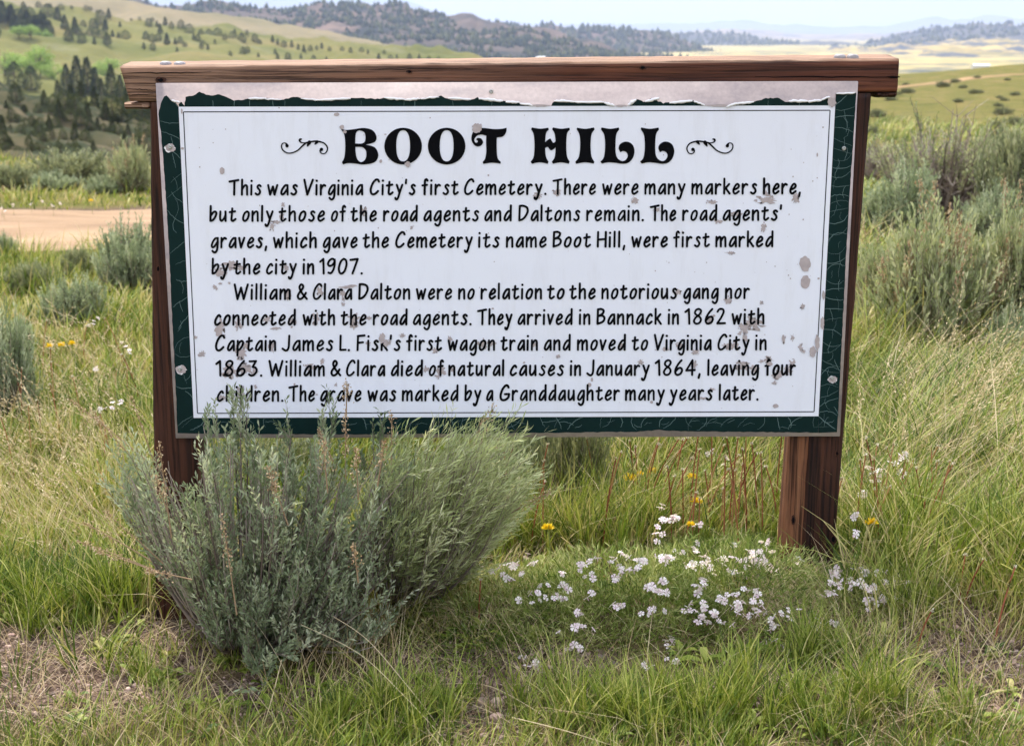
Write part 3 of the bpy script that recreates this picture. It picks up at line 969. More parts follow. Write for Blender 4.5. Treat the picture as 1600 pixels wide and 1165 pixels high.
    for x, y, rx, ry, n in [(442, 320, 3, 4, 1), (441, 338, 3.5, 7, 1), (433, 347, 7, 2.5, 1), (425, 354, 4, 6, 2), (569, 330, 5, 6, 3), (643, 355, 2, 3, 2), (840, 306, 6, 4, 4), (871, 300, 6, 5, 4),
              (992, 313, 5, 5, 3), (1026, 328, 5, 4, 2), (1112, 316, 7, 3, 4), (1197, 312, 14, 6, 5), (1196, 302, 4, 5, 2), (1243, 310, 5.5, 8, 2), (1193, 356, 4, 6, 3), (1150, 334, 8, 4, 4), (1122, 346, 6, 3, 4),
              (1141, 395, 6, 2.5, 3), (360, 415, 11, 6, 5), (342, 425, 9, 5.5, 3), (378, 418, 6, 4, 4), (447, 418, 4, 5, 2), (336, 449, 4, 4, 0), (344, 443, 3, 2, 0), (358, 442, 2.2, 2.2, 0), (545, 448, 14, 2.8, 2), (535, 458, 5, 9, 3), (500, 455, 5, 6, 4), (450, 458, 5, 7, 3),
              (536, 475, 3.5, 3, 3), (344, 512, 7, 14, 4), (372, 506, 5, 9, 3), (417, 499, 6, 5, 3), (456, 502, 6, 6, 3), (494, 498, 7, 8, 4), (553, 501, 9, 9, 5), (554, 509, 4, 5, 1), (577, 497, 4, 3, 2), (430, 513, 7, 2, 2),
              (376, 551, 8, 9, 5), (385, 540, 5, 6, 3), (425, 542, 5, 8, 3), (316, 553, 4, 5, 3), (306, 527, 3, 2.5, 1), (575, 537, 4, 4, 2), (360, 580, 12, 9, 6), (383, 577, 10, 7, 5), (483, 573, 7, 5, 4), (504, 565, 3, 5, 2), (398, 580, 6, 5, 4),
              (376, 612, 6, 8, 4), (345, 622, 6, 4, 2), (399, 604, 2.5, 3, 0), (460, 600, 2, 2, 0), (525, 601, 2.5, 3, 0), (495, 616, 1.5, 1.5, 0), (629, 524, 4, 3, 2), (606, 536, 7, 4, 3), (703, 530, 4, 5, 2), (680, 547, 6, 4, 3), (754, 538, 6, 7, 3), (768, 536, 6, 4, 2), (835, 538, 4, 3, 2),
              (872, 556, 3.5, 3.5, 1), (690, 580, 7, 7, 4), (666, 577, 4, 5, 3), (684, 588, 4, 3, 2), (707, 578, 3, 3, 1), (819, 566, 1.8, 1.8, 0), (1060, 456, 4, 4, 1), (1137, 470, 6, 5, 3), (1089, 462, 4, 4, 2), (1190, 473, 3, 2.5, 3), (1254, 479, 3.5, 4.5, 2), (1110, 498, 6, 6, 2), (1178, 505, 13, 9, 6), (1163, 513, 10, 7, 4),
              (1164, 528, 4, 8, 2), (971, 540, 4, 4, 1), (1040, 545, 5, 3, 2), (1062, 540, 6, 4, 3), (1087, 550, 6, 4, 2), (1135, 540, 6, 4, 3), (1147, 540, 6, 5, 3), (1224, 530, 3, 6, 3), (1238, 527, 3, 4, 2), (1250, 542, 4, 6, 3), (1256, 549, 3, 3, 1), (1001, 565, 4, 4, 3), (1085, 570, 4, 6, 2), (1160, 572, 11, 7, 5),
              (1178, 577, 7, 5, 3), (1201, 562, 8, 5, 4), (1217, 585, 11, 6, 5), (1238, 568, 6, 6, 4), (1232, 578, 5, 5, 3), (1210, 598, 4, 2.5, 3), (1113, 608, 4, 2, 3), (1098, 622, 6, 2, 3), (1190, 564, 4, 3, 1)]:
        scuff(x, y, rx * 0.92, ry * 0.92, n)
    for x, y, rx, ry in [(347, 267, 4, 5.5), (526, 179, 4, 3), (1258, 412, 8.5, 12), (1258.5, 440, 7.5, 10), (595, 252, 2.2, 2.8), (284, 174, 1.5, 4), (285, 232, 2.5, 2), (436, 168.5, 1, 1), (352.5, 202, .9, .9), (312, 261, 1.1, 1.1), (763, 274, 1.3, 1.6), (602, 210, 2, .9), (1239, 276, 1.2, 1.2), (1270, 283, 1, 1), (1277, 278, 1.1, 1),
              (1277, 242, 1.2, 3), (1286, 199, 1.2, 1.2), (1255, 343, 1.2, 1.2), (1233, 335, .9, .9), (1211, 416, 1, 1), (1232, 430, 1.1, 1.1), (1235, 435, 1.1, 1.1), (1279, 435, 2, 1.5), (1212, 634, 4.5, 3.2), (921, 601, 3, 3.2), (925, 593, 2, 3), (1018, 628, 2.5, 2.2), (686, 487.5, 1, 1), (770, 482, 2, 1.4), (1024, 423, 1, 1), (1104, 410, .9, .9)]:
        un.blob(x, y, rx, ry, 0.12, 18)
    for _ in range(240):
        x, y = random.uniform(295, 1290), random.uniform(180, 640)
        if fbm(x * .012, y * .012, 77, 2) > 0.52:
            un.blob(x, y, random.uniform(.3, .9), random.uniform(.3, 1.1), 0.4, 7)
    for x, y, rx, ry in [(746, 200, 8, 7.5), (534, 199, 3.2, 3.4), (539, 206, 2.6, 2.8), (637, 256.5, 4.2, 4.5), (597, 528, 4.5, 8), (603, 536, 4, 5), (1203, 568, 4.5, 3.2), (1163, 569, 3, 2), (1277, 535, 3.5, 12), (1285, 505, 3, 10), (1270, 549, 5, 9), (1300, 160, 6, 7), (845, 165, 14, 1.8), (970, 165.5, 9, 1.6), (1125, 165, 22, 1.8), (1287, 461, 2.4, 7)]:
        ov.blob(x, y, rx, ry, 0.2, 22)
    un.make('paint_loss', M['bare'], panel, SIGN_O)
    ov.make('paint_loss', M['bare'], panel, SIGN_O)

    # --- the big title, outlines read off the letters
    ti = Ink(D - 0.0038)
    z7 = lambda L: [(530 + p[0] / 5.926, 190 + p[1] / 5.926) + (('c',) if len(p) > 2 else ()) for p in L]
    z8 = lambda L, dx=0: [(820 + (p[0] + dx) / 6.667, 190 + p[1] / 6.667) + (('c',) if len(p) > 2 else ()) for p in L]
    sm = lambda L: catmull(L, 5, True)
    B = [(12, 65, 1), (60, 78), (130, 72), (230, 60), (310, 82), (345, 140), (328, 190), (245, 214, 1), (330, 240), (362, 310), (330, 375), (230, 398), (140, 388), (75, 386), (38, 398, 1), (24, 378, 1), (45, 340), (55, 270), (55, 180), (44, 115)]
    B1 = [(190, 83), (232, 100), (243, 145), (235, 188), (205, 204), (148, 203, 1), (150, 140), (160, 98)]
    B2 = [(150, 235, 1), (215, 238), (249, 275), (247, 335), (226, 366), (195, 374), (166, 345), (152, 290)]
    ti.poly(sm(z7(B)), [sm(z7(B1)), sm(z7(B2))])
    for cx in (592, 995):
        a = np.linspace(0, 2 * math.pi, 40, endpoint=False)
        out = z7(list(zip(cx + 174 * np.cos(a), 228 + 170 * np.sin(a))))
        sgn = lambda v: np.sign(v) * np.abs(v) ** 0.85
        inn = z7(list(zip(cx + 64 * sgn(np.cos(a)), 225 + 144 * sgn(np.sin(a)))))
        ti.poly(np.array(out), [np.array(inn)])
    T = [(1340, 60), (1430, 70), (1500, 68), (1550, 58, 1), (1545, 100), (1515, 138), (1460, 148, 1), (1458, 200), (1460, 290), (1470, 345), (1497, 375, 1), (1493, 390, 1), (1415, 381), (1335, 392, 1), (1328, 375, 1), (1350, 345), (1362, 280), (1360, 200), (1362, 132, 1),
         (1320, 121), (1280, 130), (1256, 155), (1252, 180), (1265, 196), (1282, 190), (1282, 178), (1268, 168, 1), (1280, 153), (1312, 157), (1332, 188), (1318, 218), (1285, 232), (1248, 215), (1225, 170), (1230, 120), (1250, 85), (1285, 64)]
    ti.poly(sm(z7(T)))
    ti.make('title_word', M['ink'], panel, SIGN_O)
    ti = Ink(D - 0.0038)
    st_ = [(65, 80, 1), (75, 62, 1), (160, 75), (245, 65, 1), (250, 85, 1), (222, 120), (213, 200), (213, 300), (222, 370), (247, 420, 1), (238, 440, 1), (155, 425), (75, 440, 1), (60, 420, 1), (90, 375), (100, 300), (100, 200), (90, 125)]
    ti.poly(sm(z8(st_))); ti.poly(sm(z8(st_, 220)))
    ti.Y -= 0.0001
    ti.poly(sm(z8([(190, 250, 1), (212, 215), (262, 178), (280, 200), (298, 222), (322, 205, 1), (345, 232, 1), (310, 280), (275, 300), (255, 285), (238, 265), (205, 280, 1)])))
    ti.Y += 0.0001
    ti.poly(sm(z8([(540, 80, 1), (545, 65, 1), (630, 76), (720, 62, 1), (728, 82, 1), (696, 130), (686, 210), (686, 290), (697, 370), (725, 420, 1), (718, 438, 1), (625, 425), (535, 440, 1), (527, 418, 1), (560, 375), (575, 300), (577, 200), (567, 130)])))
    L_ = [(793, 80, 1), (800, 62, 1), (890, 76), (978, 63, 1), (985, 82, 1), (956, 125), (946, 200), (946, 320), (965, 380), (1010, 411), (1050, 400), (1073, 360), (1060, 322), (1025, 307), (995, 320, 1), (978, 280), (990, 240), (1030, 213), (1080, 213), (1125, 245), (1143, 310), (1125, 380), (1080, 428), (1020, 440), (940, 430), (870, 425), (805, 438, 1), (787, 418, 1), (820, 380), (835, 300), (835, 200), (824, 130)]
    ti.poly(sm(z8(L_))); ti.poly(sm(z8(L_, 414)))
    ti.make('title_word', M['ink'], panel, SIGN_O)

    # --- flourishes either side of the title
    paths = [[(305, 370, 40), (285, 330, 22), (245, 310, 12), (190, 330, 15), (165, 400, 16), (195, 490, 17), (280, 560, 17), (370, 580, 16), (480, 560, 17), (600, 500, 18), (690, 415, 21), (790, 325, 22), (860, 296, 18)],
             [(690, 210, 18), (652, 220, 28), (642, 255, 24), (680, 295, 17), (750, 310, 13), (830, 300, 18), (930, 280, 20), (1060, 265, 22), (1180, 280, 20), (1290, 320, 18), (1360, 400, 18), (1375, 480, 17), (1330, 570, 15), (1260, 595, 14), (1200, 570, 15), (1180, 520, 20), (1205, 490, 36)],
             [(900, 295, 50), (870, 350, 36), (848, 392, 18)], [(1100, 280, 42), (1072, 318, 30), (1048, 342, 18)]]
    blobs = [(312, 388, 44), (1216, 482, 46)]
    for mir in (False, True):
        fl = Ink(D - 0.0038)
        X = (lambda x: 1585 - (430 + x / 16.84)) if mir else (lambda x: 430 + x / 16.84)
        for j, p in enumerate(paths):
            c = catmull(p, 6)
            fl.Y -= 0.00004
            fl.stroke(np.stack([X(c[:, 0]), 205 + c[:, 1] / 16.84], 1), c[:, 2] / 16.84)
        fl.Y -= 0.00004
        for x, y, r in blobs: fl.disc(X(x), 205 + y / 16.84, r / 16.84)
        fl.make('flourish', M['ink'], panel, SIGN_O)

    # --- hand-drawn lettering, one pen stroke at a time
    bowl = [(9.3, 14.6), (6, 14.2), (2.3, 9), (0.5, 3.2), (1.8, 0.3), (4.6, 1.6), (9.2, 9)]
    G = {'a': (9.6, [('s', bowl), ('p', [(9.4, 14.8), (9.6, 0)])]),
         'b': (9, [('p', [(0.5, 23.5), (0, 0.3)]), ('s', [(0.3, 8), (4, 13.2), (7.2, 14.8), (8.9, 12), (7, 6), (3.4, 1.2), (0, 0.2)])]),
         'c': (8.4, [('s', [(8.4, 12.6), (7, 15), (4.5, 13.8), (1, 7.5), (0.5, 2.6), (2.4, 0), (4.8, 0.7), (8, 3.4)])]),
         'd': (10, [('s', bowl), ('p', [(10, 23.5), (9.5, 0)])]),
         'e': (8.6, [('s', [(1.2, 6.2), (4, 7.2), (7.4, 9.3), (8.6, 12.4), (6.8, 15), (4, 13.4), (1, 7.5), (0.5, 3), (2.4, 0), (5.2, 0.8), (8.4, 3.5)])]),
         'f': (8, [('s', [(8, 21.6), (6.5, 23.5), (4.6, 22), (4, 17), (3.6, 0)]), ('p', [(0.3, 13.8), (7.4, 14.8)])]),
         'g': (9.6, [('s', bowl), ('s', [(9.6, 14.8), (9.4, 4), (8.4, -4), (6, -7.6), (3.4, -7.4), (1.6, -5.4)])]),
         'h': (8.3, [('p', [(0.6, 23.5), (0.3, 0)]), ('s', [(0.4, 8), (3, 12.6), (6, 14.9), (8, 13.2), (8.2, 8), (8.3, 0)])]),
         'i': (0.8, [('p', [(0.6, 14.9), (0.3, 0)]), ('d', [(0.9, 21.6)])]),
         'k': (8.3, [('p', [(0.6, 23.5), (0.3, 0)]), ('p', [(7.6, 14.9), (0.8, 6.5)]), ('p', [(2.8, 8.4), (8.3, 0)])]),
         'l': (0.7, [('p', [(0.7, 23.5), (0.3, 0)])]),
         'm': (13.9, [('p', [(0.5, 14.9), (0.3, 0)]), ('s', [(0.4, 8), (3, 13), (5.3, 14.9), (6.9, 13), (7, 8), (7, 0)]), ('s', [(7, 8), (9.6, 13), (12, 14.9), (13.6, 13), (13.8, 8), (13.9, 0)])]),
         'n': (8.3, [('p', [(0.5, 14.9), (0.3, 0)]), ('s', [(0.4, 8), (3, 12.6), (6, 14.9), (8, 13.2), (8.2, 8), (8.3, 0)])]),
         'o': (9, [('s', [(6.4, 14.9), (3, 12.4), (0.7, 6.5), (0.8, 1.8), (3.2, 0), (6.8, 2.8), (8.9, 9), (8.6, 13.3), (6.4, 14.9)])]),
         'p': (9, [('p', [(0.8, 14.9), (0.2, -8)]), ('s', [(0.3, 8), (4, 13.2), (7.2, 14.8), (8.9, 12), (7, 6), (3.4, 1.2), (0.4, 0.4)])]),
         'r': (7.2, [('p', [(0.5, 14.9), (0.3, 0)]), ('s', [(0.4, 8), (2.5, 12.4), (5.2, 14.8), (7.2, 13.8)])]),
         's': (8, [('s', [(8, 13.2), (6, 14.9), (3.5, 13.6), (3.6, 10.8), (6.2, 7.2), (7, 3.8), (5, 0.6), (2.6, 0), (0.2, 1.8)])]),
         't': (8.8, [('s', [(4, 19.6), (3.4, 10), (2.8, 3), (3.8, 0.3), (5.8, 0.4), (8.8, 3)]), ('p', [(0.2, 13.8), (8.2, 15.2)])]),
         'u': (8.6, [('s', [(0.8, 14.9), (0.4, 5), (1.4, 0.8), (3.4, 0.6), (6.6, 4.6), (8.2, 9)]), ('p', [(8.4, 14.9), (8.6, 0)])]),
         'v': (8, [('p', [(0.3, 14.9), (3, 0), (8, 14.9)])]),
         'w': (13.2, [('p', [(0.3, 14.9), (3, 0), (7, 12.5), (9.4, 0), (13.2, 14.9)])]),
         'y': (9.6, [('p', [(1.2, 14.9), (5, 3.4)]), ('s', [(9.6, 14.9), (5.6, 3), (3.6, -4), (1.6, -7.8), (-0.4, -7.6), (-1, -5.6)])]),
         'T': (13.4, [('p', [(0, 20.6), (13.4, 23)]), ('p', [(7.4, 21.6), (7, 0)])]),
         'V': (13.4, [('p', [(0.3, 23.2), (4.8, 0), (13.4, 23.2)])]),
         'C': (13, [('s', [(13, 20), (11.5, 23), (8, 22.8), (3.4, 17), (0.5, 8), (1.5, 1.6), (4.8, 0), (8.4, 1.8), (11.6, 5.2)])]),
         'D': (13, [('p', [(1, 23), (0.3, 0.2)]), ('s', [(1, 22.8), (6, 23), (11.6, 20.4), (12.8, 14), (9.5, 6.5), (5, 1.8), (0.3, 0.2)])]),
         'B': (11, [('p', [(1, 23), (0.3, 0.2)]), ('s', [(1, 22.8), (6, 23.4), (9.6, 20.8), (7.6, 15.8), (1.2, 12.2)]), ('s', [(1.2, 12.2), (7, 13.2), (10.8, 9.6), (8.4, 3.6), (0.3, 0.2)])]),
         'H': (12, [('p', [(0.8, 23), (0.3, 0)]), ('p', [(12, 23), (11.5, 0)]), ('p', [(0.5, 11), (11.8, 12)])]),
         'W': (19, [('p', [(0, 23), (4, 0), (9.2, 18), (13, 0), (19, 23)])]),
         'J': (10, [('s', [(10, 23), (9.5, 12), (9.2, 6), (7.6, 1), (4.5, -0.4), (0.3, 2.6)])]),
         'L': (9.5, [('p', [(1, 23), (0.4, 0.4), (9.5, 0.8)])]),
         'F': (10.5, [('p', [(1, 22.4), (0.3, 0)]), ('p', [(0.8, 22.2), (10.5, 23.2)]), ('p', [(0.8, 11.5), (8.4, 12.4)])]),
         'G': (13.8, [('s', [(12.8, 20), (11.3, 23), (8, 22.8), (3.4, 17), (0.5, 8), (1.5, 1.6), (5, 0), (9, 1.2), (12.4, 4.4), (13.6, 9.6)]), ('p', [(13.7, 9.8), (7.2, 9.4)])]),
         '&': (15, [('s', [(15, 0.2), (8, 8.5), (4, 15.5), (3.6, 20), (6.2, 23), (9, 21), (8.6, 17), (3, 9.8), (0.6, 4.6), (2.4, 0.4), (6.6, 0.6), (11, 5), (13.6, 9.6)])]),
         '1': (5, [('p', [(0, 18.6), (4.4, 23), (4.9, 0)])]),
         '9': (10.4, [('s', [(10.2, 21), (7, 23.2), (3, 20.6), (0.8, 15.4), (2.6, 12), (6.4, 13), (9.4, 17), (10.2, 21), (10, 13), (8, 5), (4.6, 0.6), (1.4, 1.4)])]),
         '0': (11.4, [('s', [(7.4, 23), (3.4, 19), (0.6, 9), (1.6, 1.6), (4.6, 0), (8.6, 4), (11.3, 14), (10.4, 21), (7.4, 23)])]),
         '7': (10.6, [('p', [(0.3, 21.4), (10.6, 22.9), (3.2, 0)])]),
         '8': (9.8, [('s', [(5.4, 12.6), (2, 16.4), (3.2, 21.4), (7, 23.2), (9.6, 20.2), (7.8, 15), (2.8, 9.6), (0.6, 4.2), (2.8, 0.2), (7, 1), (9.4, 5.6), (8.4, 10), (5.4, 12.6)])]),
         '6': (9.6, [('s', [(8.8, 23), (4.6, 17), (1, 9), (0.8, 2.6), (3.4, 0), (7.4, 2), (9.5, 7), (8, 10.8), (4.6, 10.2), (1.4, 6)])]),
         '2': (10, [('s', [(0.6, 18.8), (3, 22.8), (7.2, 22.8), (8.4, 18.6), (5.4, 10), (0.4, 0.6)]), ('p', [(0.4, 0.4), (10, 0.8)])]),
         '3': (9.6, [('p', [(0.8, 22.4), (8.8, 22.9), (4.6, 13.6)]), ('s', [(4.6, 13.6), (8.4, 12.2), (9.5, 7), (6.4, 1.4), (2.8, 0), (0.2, 2)])]),
         '4': (11.4, [('p', [(8.4, 23), (0.3, 7), (11.4, 7.6)]), ('p', [(8.5, 23), (8, 0)])]),
         '.': (0.5, [('d', [(0.3, 0)])]), ',': (1.2, [('p', [(1.2, 1.2), (0, -4.6)])]), "'": (0.8, [('p', [(0.7, 23), (0.2, 17.4)])])}
    LINES = [(306, 304, "This 357 409 was 417 465.6 Virginia 473.6 567.6 City's 577 650 first 658 717 Cemetery. 724.4 854 There 863 931.4 were 940.4 998 many 1006.4 1071.5 markers 1079.8 1183.3 here, 1191.7 1251.5"),
             (347, 345.3, "but 327 369.6 only 377.6 427.6 those 435 508 of 516.4 541 the 547 589 road 598 653 agents 661 749 and 756 800 Daltons 809.4 907 remain. 915.4 1006.2 The 1015.2 1056.8 road 1065.5 1121 agents' 1128.5 1222.3"),
             (388.3, 386.4, "graves, 328.6 417.6 which 426 495 gave 503.6 559 the 566 608 Cemetery 617 739 its 746.6 781 name 790 854.4 Boot 863 923.8 Hill, 932 977.2 were 986 1043.7 first 1051.3 1109.5 marked 1117.3 1208.8"),
             (429.2, 428, "by 330.4 358 the 364.4 407 city 415 464 in 472.4 491 1907. 498.6 567"),
             (469, 467.2, "William 365 454.4 & 463 481 Clara 488 550.4 Dalton 559.4 641 were 649.4 706.6 no 715.4 742 relation 750.4 847 to 854.4 882.4 the 889 931 notorious 939.2 1058.6 gang 1067 1123.2 nor 1132.3 1171.9"),
             (509, 507, "connected 334 462.4 with 472.4 523.6 the 532 573 road 582 637 agents. 644.4 737 They 745.4 801 arrived 808 895 in 904 922.5 Bannack 931.6 1034.2 in 1043 1061 1862 1069.3 1134.4 with 1142.7 1194.5"),
             (549, 547.4, "Captain 335.4 431.6 James 439.4 521 L. 529.6 547 Fisk's 556.6 626.6 first 634 691 wagon 699 773.6 train 781.6 840.6 and 849 892 moved 901 978.2 to 986.6 1013 Virginia 1021.3 1112 City 1120.5 1171.7 in 1179.5 1198"),
             (588.4, 586.9, "1863. 336.4 410 William 419.4 507.6 & 515.6 533.4 Clara 540 602 died 610 661 of 669.4 694 natural 700 788 causes 796 881.6 in 890 908 January 915.7 1015.5 1864, 1022.8 1094.8 leaving 1104.7 1186.1 four 1194 1243.8"),
             (627.8, 625.5, "children. 338 443 The 450.4 492.4 grave 499.6 565 was 573.6 619.4 marked 627.4 716.6 by 725.6 752.4 a 759 771 Granddaughter 780 968.8 many 976.1 1039.1 years 1045.7 1113.9 later. 1122.6 1185.3")]
    PR = 1.72
    lt = Ink(D - 0.0038)
    zz = 0
    for b0, b1, txt in LINES:
        tk = txt.split()
        for wi in range(0, len(tk), 3):
            word, x0, x1 = tk[wi], float(tk[wi + 1]), float(tk[wi + 2])
            xs, x = [], 0.0
            for ci, ch in enumerate(word):
                xs.append(x)
                x += G[ch][0] + (6.0 if ch in 'ilnhmu' else 5.2)
            ink = xs[-1] + G[word[-1]][0]
            k_ = (x1 - x0 - 2 * PR) / max(ink, 0.1)
            if len(word) == 1: k_ = min(k_, 1.15)
            for ch, xo in zip(word, xs):
                for si, (kind, pts) in enumerate(G[ch][1]):
                    zz = (zz + 1) % 5
                    lt.Y = D - 0.0038 - zz * 0.00005
                    p = catmull(pts, 5) if kind == 's' else np.array(pts, float)
                    px = x0 + PR + (xo + p[:, 0]) * k_
                    base = b0 + (b1 - b0) * (px - 330) / 900
                    py = base - PR - p[:, 1] * 0.99
                    if kind == 'd': lt.disc(px[0], py[0], PR * 1.12)
                    elif kind == 'p':
                        for a_ in range(len(px) - 1):
                            lt.Y -= 0.00001
                            lt.stroke(np.stack([px[a_:a_ + 2], py[a_:a_ + 2]], 1), PR * (1 + 0.03 * rng.normal()))
                    else: lt.stroke(np.stack([px, py], 1), PR * (1 + 0.03 * rng.normal()))
    lt.make('body_lettering', M['ink'], panel, SIGN_O)

    # --- rolled back strips of film along the torn edge
    for x0, y0, x1, y1, r in [(268, 157, 281, 160, 1.6), (388, 154, 416, 154, 1.5), (412, 154.5, 440, 156, 1.0), (470, 154, 500, 157, 1.2), (500, 156.5, 548, 154, 1.6), (600, 153, 632, 155.5, 1.7), (632, 156, 656, 155, 1.6), (657, 154.5, 686, 151.5, 1.2), (700, 154, 736, 155.5, 1.8), (748, 154.5, 786, 158, 2.0), (790, 159, 812, 160.5, 1.9),
                              (812, 161.5, 832, 165, 1.5), (866, 158, 897, 159, 1.9), (897, 160, 944, 160, 1.6), (944, 160.5, 960, 165, 2.0), (981, 164.5, 994, 155.5, 2.6), (1008, 159, 1030, 153.5, 2.0), (1046, 161, 1082, 158, 1.9), (1084, 158.5, 1101, 164, 1.5), (1135, 167, 1152, 161.5, 1.7), (1150, 162, 1178, 159.5, 1.8),
                              (1232, 158, 1262, 158, 2.0), (1262, 158.5, 1284, 157, 1.8), (1282, 157, 1297, 151, 1.3), (1307, 146.5, 1336, 145.5, 1.4)]:
        mb = MB()
        n = 9
        t = np.linspace(0, 1, n)
        P = at(x0 + (x1 - x0) * t, y0 + (y1 - y0) * t + rng.normal(0, .35, n), np.full(n, D - 0.004))
        rr = (r / F * D) * (0.55 + 0.6 * np.sin(t * math.pi) ** 0.6) * rng.uniform(0.75, 1.2, n)
        tubes(mb, P[None], rr[None], 7)
        link('peeled_flake', mb.mesh('peeled_flake', SIGN_O), M['curl'], panel)

    # --- screws with their washers of bare panel
    for x, y, fx, fy, rad in [(767.5, 143, 0, 0, 0), (266, 229.5, 266, 231, 8), (281.5, 576, 283, 577, 8), (1318.5, 232, 0, 0, 0), (1300, 590, 1301, 592.5, 7)]:
        mb = MB()
        c = at(np.array(float(x)), np.array(float(y)), np.array(D))
        rs = np.array([0.0068, 0.0066, 0.0052, 0.0028, 0.0026, 0.0003])
        ys = np.array([-0.0005, -0.0028, -0.0050, -0.0060, -0.0050, -0.0046])
        a = np.linspace(0, 2 * math.pi, 16, endpoint=False)
        V = np.stack([np.stack([c[0] + r * np.cos(a), np.full(16, c[1] + yy), c[2] + r * np.sin(a)], 1) for r, yy in zip(rs, ys)])
        idx = np.arange(96).reshape(6, 16)
        q = np.stack([idx[:-1], np.roll(idx[:-1], -1, 1), np.roll(idx[1:], -1, 1), idx[1:]], -1).reshape(-1, 4)
        mb.add(V.reshape(-1, 3), q)
        link('screw', mb.mesh('screw', SIGN_O), M['steel'], panel)
        if rad:
            fl = Ink(D - 0.0016)
            fl.blob(fx, fy, rad, rad * 0.75, 0.2, 18)
            fl.make('paint_loss', M['bare'], panel, SIGN_O)
            fl = Ink(D - 0.0014)
            fl.blob(fx - .6, fy + .6, rad * 1.05, rad * 0.82, 0.2, 18)
            fl.make('peeled_flake', M['curl'], panel, SIGN_O)

    # --- timber frame
    beam = timber('beam', [(187, 104), (1405, 92.5), (1402, 144), (203, 159)], YB, 0.14, M['beam'], sign, 0, 160, 0.0022, None, 0.012, 3)
    timber('bracket_block', [(194, 160.5), (233, 160.5), (233, 170.5), (195, 170.5)], YB + 0.004, 0.11, M['beam'], sign, 0, 12, 0.001, None, 0, 5)
    timber('bracket_block', [(1369, 143.5), (1402, 143), (1400, 152), (1371, 152.5)], YB + 0.004, 0.11, M['post'], sign, 0, 12, 0.001, None, 0, 6)
    lp = timber('post', [(234, 160), (304, 160), (311, 1010), (243, 1010)], YB + 0.001, 0.14, M['post'], sign, 1, 90, 0.002, None, 0, 7)
    rp = timber('post', [(1299, 146), (1362, 146), (1297, 945), (1246.5, 945)], YB + 0.001, 0.14, M['post'], sign, 1, 90, 0.0022, None, 0, 8)
    timber('side_plank', [(1266, 220), (1303, 220), (1252, 945), (1216, 945)], YB + 0.006, 0.09, M['plank'], rp, 1, 90, 0.0022, None, 0, 9)
    # drying cracks in the beam: dark gaps sunk as narrow wedges
    for x0, y0, x1, y1, w in [(1180, 120.5, 1405, 120.5, 0.9), (188, 114.5, 330, 113, 0.8), (1385, 120.5, 1406, 120.8, 1.6), (196, 139, 244, 141, 0.7), (198, 149, 244, 147, 0.6), (560, 109, 760, 106.5, .5), (880, 104, 1100, 106, .5)]:
        ck = Ink(YB - 0.0032)
        t = np.linspace(0, 1, 16)
        ck.stroke(np.stack([x0 + (x1 - x0) * t, y0 + (y1 - y0) * t + rng.normal(0, .35, 16)], 1), w * (0.3 + 0.7 * np.sin(np.clip(t * 3.1, 0.1, 3.1))))
        ck.make('drying_crack', M['ink'], beam, SIGN_O)
    for x, y, rx, ry, par, yy in [(251, 125.5, 8.5, 5, beam, YB - .0040), (1004, 106, 6, 3, beam, YB - .0036), (640, 112, 5, 2.6, beam, YB - .0036), (1239.5, 812, 3, 8.5, rp, YB + .0028), (1302, 842, 5.5, 8, rp, YB - .0026), (1308, 708, 3.5, 5, rp, YB - .0026), (247, 420, 3.5, 7, lp, YB - .0026)]:
        for k_, mt_ in ((1.0, M['post']), (0.55, M['ink'])):
            kn = Ink(yy - (1 - k_) * .001)
            kn.blob(x, y, rx * k_, ry * k_, .16, 20)
            kn.make('knot', mt_, par, SIGN_O)
    for x, y in [(259, 99.5), (281, 100), (1312, 88.5), (1332, 88.5)]:
        mb = MB()
        c = at(np.array(float(x)), np.array(y + 3.0), np.array(YB + 0.05))
        a = np.linspace(0, 2 * math.pi, 14, endpoint=False)
        rs, zs = np.array([0.0175, 0.0185, 0.0165, 0.010, 0.0005]), np.array([-0.012, 0.004, 0.0095, 0.0125, 0.0132])
        V = np.stack([np.stack([c[0] + r * np.cos(a), c[1] + r * np.sin(a), np.full(14, c[2] + z)], 1) for r, z in zip(rs, zs)])
        idx = np.arange(70).reshape(5, 14)
        q = np.stack([idx[:-1], np.roll(idx[:-1], -1, 1), np.roll(idx[1:], -1, 1), idx[1:]], -1).reshape(-1, 4)
        mb.add(V.reshape(-1, 3), q)
        link('bolt_head', mb.mesh('bolt_head', SIGN_O), M['bolt'], beam)
build_sign()

# ------------------------------------------------------------------ shrubs
def bez(A, B_, C_, K):
    t = np.linspace(0, 1, K)[None, :, None]
    return A[:, None] * (1 - t) ** 2 + 2 * B_[:, None] * t * (1 - t) + C_[:, None] * t ** 2

